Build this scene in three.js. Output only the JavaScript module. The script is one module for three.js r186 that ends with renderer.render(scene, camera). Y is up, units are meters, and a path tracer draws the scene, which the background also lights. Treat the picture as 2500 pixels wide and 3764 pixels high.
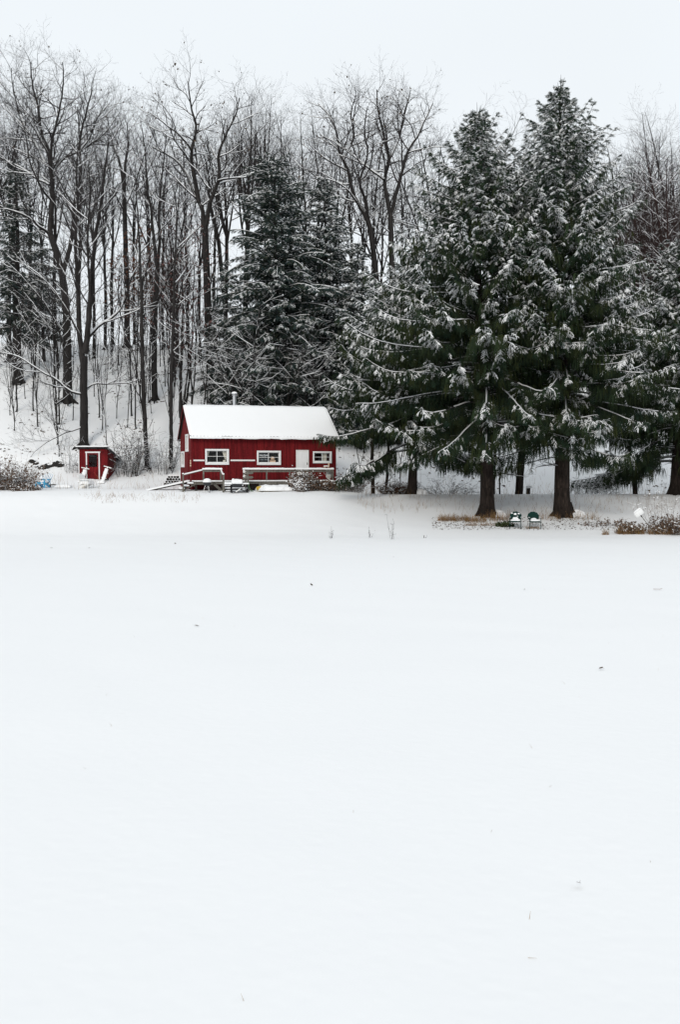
import * as THREE from 'three';
import { mergeGeometries } from 'three/addons/utils/BufferGeometryUtils.js';

// ---------------------------------------------------------------- camera, sky, sun, exposure
const scene = new THREE.Scene();
const EYE = 1.7, PITCH = 0.0445, FOCAL = 3662;              // eye height (m), downward tilt, focal length in photograph pixels
const camera = new THREE.PerspectiveCamera(54.4, 681 / 1024, 0.1, 1500);
camera.position.set(0, EYE, 0);
camera.rotation.x = -PITCH;
scene.add(camera);
const renderer = new THREE.WebGLRenderer({ antialias: true });
renderer.setSize(681, 1024);
renderer.toneMapping = THREE.LinearToneMapping;
renderer.toneMappingExposure = 1.04;
renderer.shadowMap.enabled = true;

let seed = 7;
function reseed(s) { seed = s >>> 0; }
function rnd() { seed = (seed + 0x6D2B79F5) >>> 0; let t = seed; t = Math.imul(t ^ (t >>> 15), t | 1); t ^= t + Math.imul(t ^ (t >>> 7), t | 61); return ((t ^ (t >>> 14)) >>> 0) / 4294967296; }
const rr = (a, b) => a + (b - a) * rnd();
const clamp = (v, a, b) => Math.max(a, Math.min(b, v));
const lerp = (a, b, t) => a + (b - a) * t;
const smooth = (a, b, v) => { const t = clamp((v - a) / (b - a), 0, 1); return t * t * (3 - 2 * t); };
const V = (x, y, z) => new THREE.Vector3(x, y, z);
function hash(x, y) { let h = Math.imul(x | 0, 374761393) ^ Math.imul(y | 0, 668265263); h = Math.imul(h ^ (h >>> 13), 1274126177); return ((h ^ (h >>> 16)) >>> 0) / 4294967296; }
function vnoise(x, y, per = 0) {
  const xi = Math.floor(x), yi = Math.floor(y), fx = x - xi, fy = y - yi, w = (n) => per ? ((n % per) + per) % per : n;
  const u = fx * fx * (3 - 2 * fx), v = fy * fy * (3 - 2 * fy);
  return lerp(lerp(hash(w(xi), w(yi)), hash(w(xi + 1), w(yi)), u), lerp(hash(w(xi), w(yi + 1)), hash(w(xi + 1), w(yi + 1)), u), v);
}
function fbm(x, y, o = 4, per = 0) { let s = 0, a = 0.5, n = 0; for (let k = 0; k < o; k++) { s += a * vnoise(x, y, per); n += a; a *= 0.5; x *= 2; y *= 2; per *= 2; } return s / n; }

{ // overcast sky: bright even cloud with faint structure
  const W = 256, Hh = 128, d = new Float32Array(W * Hh * 4);
  for (let j = 0; j < Hh; j++) for (let i = 0; i < W; i++) {
    const a = i / W * Math.PI * 2, el = (j / Hh - 0.5) * Math.PI, c = Math.cos(el);
    const n = fbm(Math.cos(a) * c * 2.2 + 9, Math.sin(a) * c * 2.2 + Math.sin(el) * 3 + 5, 4) - 0.5;
    const b = 1 + 0.17 * n, k = (j * W + i) * 4;
    d[k] = 0.855 * b - 0.02 * n; d[k + 1] = 0.905 * b; d[k + 2] = 0.945 * b + 0.012 * n; d[k + 3] = 1;
  }
  const sky = new THREE.DataTexture(d, W, Hh, THREE.RGBAFormat, THREE.FloatType);
  sky.mapping = THREE.EquirectangularReflectionMapping; sky.magFilter = sky.minFilter = THREE.LinearFilter; sky.wrapS = THREE.RepeatWrapping; sky.needsUpdate = true;
  scene.background = sky; scene.environment = sky;
}
const sun = new THREE.DirectionalLight(0xfff6ea, 1.35);
sun.position.set(-22, 44, 15); sun.target.position.set(0, 0, -60);
sun.castShadow = true; sun.shadow.radius = 40; sun.shadow.mapSize.set(2048, 2048);
Object.assign(sun.shadow.camera, { left: -60, right: 60, top: 60, bottom: -60, near: 1, far: 250 });
scene.add(sun, sun.target);

// ---------------------------------------------------------------- helpers
function tex(w, h, fn, srgb = true) {
  const d = new Uint8Array(w * h * 4);
  for (let j = 0; j < h; j++) for (let i = 0; i < w; i++) { const c = fn(i / w, j / h), k = (j * w + i) * 4; for (let q = 0; q < 3; q++) d[k + q] = clamp(c[q], 0, 1) * 255; d[k + 3] = 255; }
  const t = new THREE.DataTexture(d, w, h); t.wrapS = t.wrapT = THREE.RepeatWrapping; t.magFilter = THREE.LinearFilter; t.minFilter = THREE.LinearMipmapLinearFilter; t.generateMipmaps = true;
  if (srgb) t.colorSpace = THREE.SRGBColorSpace; t.needsUpdate = true; return t;
}
const lin = (r, g, b) => new THREE.Color().setRGB(r, g, b);
const mat = (c, rough = 0.85, more = {}) => new THREE.MeshPhysicalMaterial({ color: Array.isArray(c) ? lin(...c) : c, roughness: rough, specularIntensity: rough >= 0.8 ? 0.3 : 1, side: THREE.DoubleSide, ...more });
const grain = (per, asp = 1) => tex(128, 128, (u, v) => { const n = fbm(u * per * asp, v * per, 4, 0); return [n, n, n]; }, false);
const grey = (lo, hi, per, stretch) => tex(128, 256, (u, v) => { const n = fbm(u * per, v * per * stretch, 5, 0), m = fbm(u * per * 4 + 3, v * per * stretch * 2, 3), q = lerp(lo, hi, clamp(n * 0.6 + m * 0.55 - 0.1, 0, 1)); return [q, q, q]; });

const snowBump = tex(256, 256, (u, v) => { const n = 0.6 * fbm(u * 8, v * 8, 5, 8) + 0.4 * fbm(u * 48, v * 48, 2, 48); return [n, n, n]; }, false);
const M = {
  ground: mat([0.815, 0.825, 0.835], 0.95, { bumpMap: snowBump, bumpScale: 0.006 }),
  snow: mat([0.84, 0.85, 0.86], 0.95),
  bark: mat([0.055, 0.05, 0.048], 0.95, { map: grey(0.45, 1, 10, 0.25), bumpMap: grain(14, 1), bumpScale: 0.03 }),
  barkBrown: mat([0.07, 0.052, 0.043], 0.95, { map: grey(0.2, 1, 14, 0.35), bumpMap: grain(16, 1), bumpScale: 0.04 }),
  barkRed: mat([0.085, 0.054, 0.05], 0.95, { map: grey(0.5, 1, 9, 0.4) }),
  twig: mat([0.042, 0.038, 0.038], 0.95),
  needle: mat([0.019, 0.036, 0.021], 0.85),
  needleBlue: mat([0.030, 0.046, 0.042], 0.85),
  strand: mat([0.022, 0.034, 0.014], 0.85),
  whitePaint: mat([0.84, 0.85, 0.85], 0.6, { map: grey(0.92, 1, 6, 0.3) }),
  whiteOld: mat([0.82, 0.82, 0.8], 0.75, { map: grey(0.93, 1, 8, 2) }),
  greyWood: mat([0.25, 0.235, 0.205], 0.9, { map: grey(0.55, 1, 12, 0.2), bumpMap: grain(10, 3), bumpScale: 0.004 }),
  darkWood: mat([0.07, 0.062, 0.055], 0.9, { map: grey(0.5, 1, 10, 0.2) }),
  black: mat([0.014, 0.015, 0.018], 0.45),
  blackMatt: mat([0.02, 0.02, 0.022], 0.85),
  steel: mat([0.55, 0.56, 0.57], 0.3, { metalness: 0.9 }),
  roofMetal: mat([0.16, 0.165, 0.17], 0.6, { metalness: 0.4 }),
  interior: mat([0.10, 0.085, 0.07], 0.9),
  glass: new THREE.MeshPhysicalMaterial({ color: 0xffffff, transmission: 1, thickness: 0, roughness: 0.02, ior: 1.5, specularIntensity: 0.45, side: THREE.DoubleSide }),
  curtain: mat([0.62, 0.6, 0.52], 0.95),
  cream: mat([0.68, 0.5, 0.36], 0.8),
  yellow: mat([0.5, 0.34, 0.04], 0.6),
  urn: mat([0.62, 0.61, 0.57], 0.5, { map: grey(0.75, 1, 5, 1) }),
  blue: mat([0.055, 0.36, 0.60], 0.55),
  green: mat([0.005, 0.028, 0.023], 0.8),
  hose: mat([0.12, 0.22, 0.10], 0.6),
  rust: mat([0.16, 0.07, 0.04], 0.9),
  stone: mat([0.06, 0.058, 0.055], 0.95, { map: grey(0.5, 1, 8, 1) }),
  litter: mat([0.085, 0.062, 0.042], 0.95),
  leafRust: mat([0.20, 0.085, 0.05], 0.9),
  leafRed: mat([0.115, 0.06, 0.055], 0.9),
  grass: mat([0.32, 0.22, 0.12], 0.95),
  bramble: mat([0.13, 0.085, 0.06], 0.95),
};
const redTex = (k) => tex(64, 256, (u, v) => { // painted boards: vertical brush and weather streaks, worn specks
  const s = fbm(u * 9 + k * 13, v * 2.2 + k * 7, 4), f = fbm(u * 40 + k, v * 90, 2), w = fbm(u * 5 + k * 3, v * 14 + k, 3);
  const q = 0.72 + 0.36 * (s - 0.5) + 0.22 * (f - 0.5) - 0.25 * Math.max(0, w - 0.62);
  const worn = f > 0.8 && s > 0.5 ? 0.12 : 0;
  return [q + worn, q * 0.98 + worn, q * 0.98 + worn];
});
const RED = [0, 1, 2, 3].map((k) => mat([[0.26, 0.016, 0.021], [0.235, 0.015, 0.02], [0.28, 0.018, 0.022], [0.245, 0.015, 0.021]][k], 0.85, { map: redTex(k) }));

const taken = {};
function numbered(n) { const c = taken[n] = (taken[n] ?? -1) + 1; return c ? n + '_' + String(c).padStart(3, '0') : n; }
function flags(o) { o.traverse((q) => { if (q.isMesh) { q.castShadow = q.receiveShadow = true; } }); return o; }
function thing(name, label, category, pos = [0, 0, 0], turn = 0, group) {
  const o = new THREE.Group(); o.name = numbered(name); o.position.set(...pos); o.rotation.y = turn;
  o.userData = { label, category }; if (group) o.userData.group = group; scene.add(o); return o;
}
function part(parent, name, geo, m, label) { const o = new THREE.Mesh(Array.isArray(geo) ? join(geo) : geo, m); o.name = name; o.castShadow = o.receiveShadow = true; if (label) o.userData.label = label; parent.add(o); return o; }
function join(gs) { return gs.length === 1 ? gs[0] : mergeGeometries(gs.map((g) => { const q = g.index ? g.toNonIndexed() : g; for (const k of Object.keys(q.attributes)) if (!['position', 'normal', 'uv'].includes(k)) q.deleteAttribute(k); if (!q.attributes.uv) q.setAttribute('uv', new THREE.BufferAttribute(new Float32Array(q.attributes.position.count * 2), 2)); return q; })); }
function dup(o, pos, turn, scale, label, group) { const c = o.clone(); c.name = numbered(o.name.replace(/_\d{3}$/, '')); c.userData = { ...o.userData }; if (label) c.userData.label = label; if (group) c.userData.group = group; c.position.set(...pos); c.rotation.y = turn; c.scale.set(...(Array.isArray(scale) ? scale : [scale, scale, scale])); scene.add(c); return c; }

function box(x0, x1, y0, y1, z0, z1) { const g = new THREE.BoxGeometry(x1 - x0, y1 - y0, z1 - z0); g.translate((x0 + x1) / 2, (y0 + y1) / 2, (z0 + z1) / 2); uvWorld(g); return g; }
function uvWorld(g) { const p = g.attributes.position, n = g.attributes.normal, uv = new Float32Array(p.count * 2); for (let i = 0; i < p.count; i++) { const ax = Math.abs(n.getX(i)), ay = Math.abs(n.getY(i)); if (ax > 0.7) { uv[2 * i] = p.getZ(i); uv[2 * i + 1] = p.getY(i); } else if (ay > 0.7) { uv[2 * i] = p.getZ(i); uv[2 * i + 1] = p.getX(i); } else { uv[2 * i] = p.getX(i); uv[2 * i + 1] = p.getY(i); } } g.setAttribute('uv', new THREE.BufferAttribute(uv, 2)); return g; }
function bar(a, b, w, h = w) { // a squared timber between two points
  const d = V(...b).sub(V(...a)), L = d.length(), g = new THREE.BoxGeometry(w, L, h); g.translate(0, L / 2, 0);
  g.applyQuaternion(new THREE.Quaternion().setFromUnitVectors(V(0, 1, 0), d.normalize())); g.translate(...a); return g;
}
function rod(a, b, r0, r1 = r0, s = 8) { const d = V(...b).sub(V(...a)), L = d.length(), g = new THREE.CylinderGeometry(r1, r0, L, s); g.translate(0, L / 2, 0); g.applyQuaternion(new THREE.Quaternion().setFromUnitVectors(V(0, 1, 0), d.normalize())); g.translate(...a); return g; }
function pipe(pts, r, seg = 20, s = 6) { return new THREE.TubeGeometry(new THREE.CatmullRomCurve3(pts.map((p) => V(...p))), seg, r, s); }
function prism(poly, z0, z1) { const s = new THREE.Shape(poly.map((p) => new THREE.Vector2(...p))); const g = new THREE.ExtrudeGeometry(s, { depth: z1 - z0, bevelEnabled: false }); g.translate(0, 0, z0); return g; }
function pillow(x0, x1, z0, z1, t, y = 0, edge = 0.06, cell = 0.1, k = 1) { // a layer of snow resting on something: rounded uneven sheet with a skirt down to y
  const nx = Math.max(4, Math.ceil((x1 - x0) / cell)), nz = Math.max(4, Math.ceil((z1 - z0) / cell)), p = [], ix = [];
  const sq = (f) => f < 0.5 ? 0.5 * Math.pow(2 * f, 1.7) : 1 - 0.5 * Math.pow(2 * (1 - f), 1.7);
  for (let j = 0; j <= nz; j++) for (let i = 0; i <= nx; i++) {
    const x = lerp(x0, x1, sq(i / nx)), z = lerp(z0, z1, sq(j / nz)), d = Math.min(x - x0, x1 - x, z - z0, z1 - z), e = clamp(d / edge, 0, 1);
    const n = fbm(x * 5 + k * 7.3, z * 5 + k * 3.1, 3) - 0.5, jx = (fbm(x * 6 + k, z * 6 + 40, 2) - 0.5) * edge * 0.7;
    p.push(x + (d < edge ? jx : 0), y - 0.004 + t * Math.sqrt(1 - (1 - e) ** 2) * (1 + 0.55 * n), z + (d < edge ? jx * 0.8 : 0));
  }
  for (let j = 0; j < nz; j++) for (let i = 0; i < nx; i++) { const a = j * (nx + 1) + i, b = a + 1, c = a + nx + 1, e = c + 1; ix.push(a, c, b, b, c, e); }
  const g = new THREE.BufferGeometry(); g.setAttribute('position', new THREE.Float32BufferAttribute(p, 3)); g.setIndex(ix); g.computeVertexNormals(); return g;
}
function lathe(prof, seg = 16) { return new THREE.LatheGeometry(prof.map((p) => new THREE.Vector2(...p)), seg); }
function moved(g, x, y, z, ry = 0, rx = 0, rz = 0) { if (rx) g.rotateX(rx); if (rz) g.rotateZ(rz); if (ry) g.rotateY(ry); g.translate(x, y, z); return g; }

// tapered tubes and snow strips for everything that branches
class Wood {
  constructor() { this.p = []; this.n = []; this.uv = []; this.ix = []; }
  tube(pts, rad, sides, vscale = 1) {
    const base = this.p.length / 3, N = pts.length; let nx = 1, ny = 0, nz = 0.13, len = 0;
    for (let i = 0; i < N; i++) {
      const a = pts[Math.max(0, i - 1)], b = pts[Math.min(N - 1, i + 1)];
      let tx = b.x - a.x, ty = b.y - a.y, tz = b.z - a.z; const tl = Math.hypot(tx, ty, tz) || 1; tx /= tl; ty /= tl; tz /= tl;
      if (i === 0 && Math.abs(tx) > 0.8) { nx = 0; ny = 0.1; nz = 1; }
      const d = nx * tx + ny * ty + nz * tz; nx -= d * tx; ny -= d * ty; nz -= d * tz; const nl = Math.hypot(nx, ny, nz) || 1; nx /= nl; ny /= nl; nz /= nl;
      const bx = ty * nz - tz * ny, by = tz * nx - tx * nz, bz = tx * ny - ty * nx;
      if (i) len += pts[i].distanceTo(pts[i - 1]);
      const S = sides > 4 ? sides + 1 : sides;
      for (let k = 0; k < S; k++) { const an = k / sides * Math.PI * 2, c = Math.cos(an), s = Math.sin(an), ux = nx * c + bx * s, uy = ny * c + by * s, uz = nz * c + bz * s; this.p.push(pts[i].x + ux * rad[i], pts[i].y + uy * rad[i], pts[i].z + uz * rad[i]); this.n.push(ux, uy, uz); this.uv.push(k / sides * Math.max(0.3, rad[0] * 4), len * 0.5 * vscale); }
    }
    const S = sides > 4 ? sides + 1 : sides, Q = sides > 4 ? sides : sides;
    for (let i = 0; i < N - 1; i++) for (let k = 0; k < Q; k++) { const k2 = sides > 4 ? k + 1 : (k + 1) % sides, a = base + i * S + k, b = base + i * S + k2, c = a + S, d = b + S; this.ix.push(a, b, c, b, d, c); }
  }
  strip(pts, rad, th, lim = 0.42, wmin = 0.004, keep = 1, wf = 0.9, lf = 0.35) { // snow lying along the upper side
    let prev = -1;
    for (let i = 0; i < pts.length; i++) {
      const a = pts[Math.max(0, i - 1)], b = pts[Math.min(pts.length - 1, i + 1)];
      let tx = b.x - a.x, ty = b.y - a.y, tz = b.z - a.z; const tl = Math.hypot(tx, ty, tz) || 1; tx /= tl; ty /= tl; tz /= tl;
      const h = Math.hypot(tx, tz); if (h < lim || (keep < 1 && rnd() > keep)) { prev = -1; continue; }
      const sx = -tz / h, sz = tx / h, ux = -tx * ty / h, uy = h, uz = -tz * ty / h, r = rad[i], w = r * wf + wmin, e = i === 0 || i === pts.length - 1 ? 0.4 : 1, top = r + th * h * e, lo = r * lf, P = pts[i], at = this.p.length / 3;
      this.p.push(P.x - sx * w + ux * lo, P.y + uy * lo, P.z - sz * w + uz * lo, P.x + ux * top, P.y + uy * top, P.z + uz * top, P.x + sx * w + ux * lo, P.y + uy * lo, P.z + sz * w + uz * lo);
      this.n.push(-sx * 0.8, 0.6, -sz * 0.8, 0, 1, 0, sx * 0.8, 0.6, sz * 0.8); this.uv.push(0, 0, 0, 0, 0, 0);
      if (prev >= 0) { const q = prev; this.ix.push(q, q + 1, at, q + 1, at + 1, at, q + 1, q + 2, at + 1, q + 2, at + 2, at + 1); }
      prev = at;
    }
  }
  geo() { const g = new THREE.BufferGeometry(); g.setAttribute('position', new THREE.Float32BufferAttribute(this.p, 3)); g.setAttribute('normal', new THREE.Float32BufferAttribute(this.n, 3)); g.setAttribute('uv', new THREE.Float32BufferAttribute(this.uv, 2)); g.setIndex(this.ix); this.p = this.n = this.uv = this.ix = null; return g; }
}
function inst(parent, name, geo, m, list, colors) { // list of Matrix4
  const o = new THREE.InstancedMesh(geo, m, list.length); list.forEach((q, i) => o.setMatrixAt(i, q)); if (colors) colors.forEach((c, i) => o.setColorAt(i, c));
  o.name = name; o.userData.kind = 'stuff'; o.castShadow = o.receiveShadow = true; parent.add(o); return o;
}

// ---------------------------------------------------------------- ground
const LEFT = [[-40, -1.2], [0, -1.7], [10, -2.05], [25, -2.7], [42, -3.35], [49, -3.36], [53, -2.95], [56, -2.35], [59, -1.62], [61, -1.42], [63, -1.38], [66, -1.35], [69, -0.9], [71, -0.25], [73, 1.0], [76, 2.5], [82, 5.3], [86, 7.4], [92, 9.8], [100, 12.2], [106, 13.2], [120, 13.6], [400, 15]];
const RIGHT = [[-40, -1.2], [0, -1.7], [10, -2.05], [25, -2.7], [42, -3.38], [49, -3.42], [53, -3.12], [56, -2.72], [59, -2.2], [62, -1.66], [64, -1.74], [67, -2.1], [70, -1.7], [74, -0.2], [80, 2.4], [86, 4.8], [95, 8.2], [104, 10.6], [115, 11.4], [400, 13]];
function prof(t, d) {
  if (d <= t[0][0]) return t[0][1]; for (let i = 0; i < t.length - 1; i++) if (d <= t[i + 1][0]) {
    const [x0, y0] = t[i], [x1, y1] = t[i + 1], h = x1 - x0, s = (y1 - y0) / h, sl = (a) => a <= 0 || a >= t.length - 1 ? s : (() => { const s0 = (t[a][1] - t[a - 1][1]) / (t[a][0] - t[a - 1][0]), s1 = (t[a + 1][1] - t[a][1]) / (t[a + 1][0] - t[a][0]); return s0 * s1 <= 0 ? 0 : 2 * s0 * s1 / (s0 + s1); })();
    const u = (d - x0) / h, m0 = sl(i) * h, m1 = sl(i + 1) * h, u2 = u * u, u3 = u2 * u;
    return y0 * (2 * u3 - 3 * u2 + 1) + m0 * (u3 - 2 * u2 + u) + y1 * (-2 * u3 + 3 * u2) + m1 * (u3 - u2);
  } return t[t.length - 1][1];
}
function H(x, z) {
  const d = -z, k = smooth(-1.5, 3, x), y = lerp(prof(LEFT, d), prof(RIGHT, d), k);
  const hill = smooth(70, 84, d), rough = 0.05 + 0.35 * hill;
  return EYE + y + rough * (fbm(x * 0.22 + 31, z * 0.22 + 17, 4) - 0.5) + 0.05 * (fbm(x * 0.9, z * 0.9, 3) - 0.5) + smooth(95, 110, d) * 2.2 * (fbm(x * 0.05 + 3, 4.2, 2) - 0.5);
}
{
  const xs = [], ds = []; for (let x = -260; x < 260.1;) { xs.push(x); const a = Math.abs(x); x += a < 30 ? 0.4 : a < 60 ? 1.5 : 8; }
  for (let d = -40; d < 420;) { ds.push(d); d += d < -4 ? 6 : d < 44 ? 0.5 : d < 76 ? 0.25 : d < 112 ? 0.6 : 9; }
  const p = [], uv = [], ix = [], nx = xs.length;
  for (const d of ds) for (const x of xs) { p.push(x, H(x, -d), -d); uv.push(x / 3.1, d / 3.1); }
  for (let j = 0; j < ds.length - 1; j++) for (let i = 0; i < nx - 1; i++) { const a = j * nx + i; ix.push(a, a + 1, a + nx, a + 1, a + nx + 1, a + nx); }
  const g = new THREE.BufferGeometry(); g.setAttribute('position', new THREE.Float32BufferAttribute(p, 3)); g.setAttribute('uv', new THREE.Float32BufferAttribute(uv, 2)); g.setIndex(ix); g.computeVertexNormals();
  const o = part(scene, 'snowy_ground', g, M.ground); o.userData = { kind: 'structure', label: 'snow covered field rising to a wooded hillside', category: 'ground' };
}
const PX = (px, d) => (px - 1250) / FOCAL * d;                 // sideways metres of a photograph column at distance d
const PT = (px, py, d) => V((px - 1250) / FOCAL * d, -(py - 1882) / FOCAL * d, -d).applyAxisAngle(V(1, 0, 0), -PITCH).add(V(0, EYE, 0));
const G = (px, d, sink = 0) => { const x = PX(px, d); return [x, H(x, -d) - sink, -d]; };
// ---------------------------------------------------------------- the red cabin
const CA = 0.279, CL = 9.29, CW = 5.8, CX = -9.23, CD = 62, CY = EYE - 1.4;
const fu = (zx, n) => { const k = (630 + zx * 0.41454 - 1250) / FOCAL, s = Math.sin(CA), c = Math.cos(CA); return (k * (CD - n * c) - CX - n * s) / (c - k * s); };   // along the front
const fy = (zy, u, n) => 1.4 - (1460 + zy * 0.41454 - 1719) / FOCAL * (CD + u * Math.sin(CA) - n * Math.cos(CA));                                             // height above the cabin's foot
const cabin = thing('red_cabin', 'red board cabin with a snow covered gable roof and white framed windows', 'cabin', [CX, CY, -CD], CA);
const EAVE = 3.4, RIDGE = 5.26, FLOOR = 0.62;
function rectHole(a, b, c, d) { const h = new THREE.Path(); h.moveTo(a, c); h.lineTo(b, c); h.lineTo(b, d); h.lineTo(a, d); h.closePath(); return h; }
function wall(len, top, holes, pos, turn, roofAt) { // backing sheet with openings, and separate boards on it
  const poly = roofAt ? [[0, -0.5], [len, -0.5], [len, EAVE], [len / 2, RIDGE], [0, EAVE]] : [[0, -0.5], [len, -0.5], [len, top], [0, top]];
  const s = new THREE.Shape(poly.map((q) => new THREE.Vector2(...q))); for (const h of holes) s.holes.push(rectHole(...h));
  const g = new THREE.ExtrudeGeometry(s, { depth: 0.1, bevelEnabled: false }); g.translate(0, 0, -0.14);
  const w = part(cabin, 'wall', g, RED[1]); w.position.set(...pos); w.rotation.y = turn;
  let x = 0, n = 0;
  while (x < len - 0.02) {
    let e = Math.min(len, x + rr(0.235, 0.29)); if (len - e < 0.1) e = len;
    const cuts = [x, e]; for (const h of holes) for (const q of [h[0], h[1]]) if (q > x + 0.01 && q < e - 0.01) cuts.push(q); cuts.sort((a, b) => a - b);
    const m = RED[Math.floor(rnd() * 4)], dz = rr(0, 0.007);
    for (let c = 0; c < cuts.length - 1; c++) {
      const a = cuts[c] + (c === 0 ? 0.007 : 0), b = cuts[c + 1] - (c === cuts.length - 2 ? 0.007 : 0), mid = (a + b) / 2;
      const yt = (q) => roofAt ? roofAt(q) : top; let spans = [[-0.5, null]];
      const hs = holes.filter((h) => mid > h[0] && mid < h[1]).sort((p, q) => p[2] - q[2]);
      const seg = []; let from = -0.5; for (const h of hs) { seg.push([from, h[2], h[2]]); from = h[3]; } seg.push([from, yt(a), yt(b)]);
      for (const [y0, ya, yb] of seg) { const bg = prism([[a, y0], [b, y0], [b, yb], [a, ya]], -0.038, -0.012 + dz); const uvA = bg.attributes.uv; for (let i = 0; i < uvA.count; i++) uvA.setXY(i, (uvA.getX(i) - a) * 2 + n * 0.37, uvA.getY(i) / 4.1 + n * 0.13); part(w, 'board', bg, m); }
    }
    x = e; n++;
  }
  return w;
}
function windowUnit(h, pos, turn, opt = {}) { // h: opening [x0,x1,y0,y1] in the wall's own frame
  const [a, b, c, d] = h, f = opt.frame ?? 0.1;
  const w = part(cabin, 'window', [box(a - f, b + f, d, d + f, -0.05, 0.045), box(a - f, b + f, c - f * 1.35, c, -0.05, 0.05), box(a - f, a, c, d, -0.05, 0.044), box(b, b + f, c, d, -0.05, 0.044)], M.whitePaint, opt.label);
  w.position.set(...pos); w.rotation.y = turn;
  part(w, 'sash', [box(a, b, d - 0.035, d, -0.1, -0.03), box(a, b, c, c + 0.04, -0.1, -0.03), box(a, a + 0.035, c + 0.04, d - 0.035, -0.1, -0.03), box(b - 0.035, b, c + 0.04, d - 0.035, -0.1, -0.03)], M.whitePaint);
  const mx = opt.split ?? (a + b) / 2, my = opt.my ?? (c + d) / 2, t = 0.016;
  part(w, 'muntin', [box(mx - t, mx + t, c + 0.04, d - 0.035, -0.085, -0.04)], M.whitePaint);
  part(w, 'muntin', [box(a + 0.035, b - 0.035, my - t * 0.8, my + t * 0.8, -0.083, -0.044)], M.whitePaint);
  for (const [p, q] of [[a + 0.035, mx - t], [mx + t, b - 0.035]]) for (const [r, s] of [[c + 0.04, my - t], [my + t, d - 0.035]]) { const pg = new THREE.PlaneGeometry(q - p, s - r); pg.translate((p + q) / 2, (r + s) / 2, -0.064 + rr(-0.0015, 0.0015)); part(w, 'pane', pg, M.glass); }
  part(w, 'snow', pillow(a + 0.05, b - 0.05, -0.036, 0.03, 0.03, c, 0.03, 0.08, a), M.snow);
  return w;
}
const zr = (x0, x1, y0, y1, n = 0) => { const a = fu(x0, n), b = fu(x1, n), m = (a + b) / 2; return [a, b, fy(y1, m, n), fy(y0, m, n)]; };
reseed(11);
const win1 = zr(314, 496, 474, 580), win2 = zr(772, 957, 489, 582), win3 = zr(1266, 1410, 493, 570);
const doorH = zr(1110, 1214, 474, 706); doorH[2] = FLOOR - 0.02;
const frontHoles = [win1, win2, doorH, win3];
wall(CL, EAVE + 0.05, frontHoles, [0, 0, 0], 0);
const gLow = [CW - 5.1, CW - 3.7, 1.55, 2.38], gHigh = [CW - 2.75, CW - 1.65, 2.55, 3.45], gDoor = [CW - 1.75, CW - 1.0, 0.5, 2.3];
const slope = (q) => lerp(EAVE, RIDGE, 1 - Math.abs(q - CW / 2) / (CW / 2));
wall(CW, EAVE, [gLow, gHigh, gDoor], [0, 0, -CW], -Math.PI / 2, slope);
wall(CW, EAVE, [], [CL, 0, 0], Math.PI / 2, slope);
wall(CL, EAVE + 0.05, [], [CL, 0, -CW], Math.PI);
part(cabin, 'floor', box(0.15, CL - 0.15, FLOOR - 0.15, FLOOR - 0.05, -CW + 0.15, -0.15), M.interior);
part(cabin, 'lining', box(0.16, CL - 0.16, FLOOR - 0.04, EAVE - 0.13, -CW + 0.16, -CW + 0.2), M.interior);
part(cabin, 'ceiling', box(0.15, CL - 0.15, EAVE - 0.12, EAVE - 0.06, -CW + 0.15, -0.15), M.interior);
for (const [x, z] of [[0.03, -0.0], [CL - 0.03, 0]]) part(cabin, 'corner_board', box(x - 0.07, x + 0.07, -0.5, EAVE - 0.02, -0.005, 0.03), RED[1]);
part(cabin, 'corner_board', box(-0.03, 0.004, -0.5, EAVE - 0.02, -0.32, 0.027), RED[2]);
windowUnit(win1, [0, 0, 0], 0, { my: lerp(win1[2], win1[3], 0.52) });
windowUnit(win2, [0, 0, 0], 0, { my: lerp(win2[2], win2[3], 0.52), split: lerp(win2[0], win2[1], 0.49) });
windowUnit(win3, [0, 0, 0], 0, { frame: 0.085 });
windowUnit(gHigh, [0, 0, -CW], -Math.PI / 2, { frame: 0.09 });
windowUnit(gLow, [0, 0, -CW], -Math.PI / 2, { frame: 0.09 });
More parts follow.
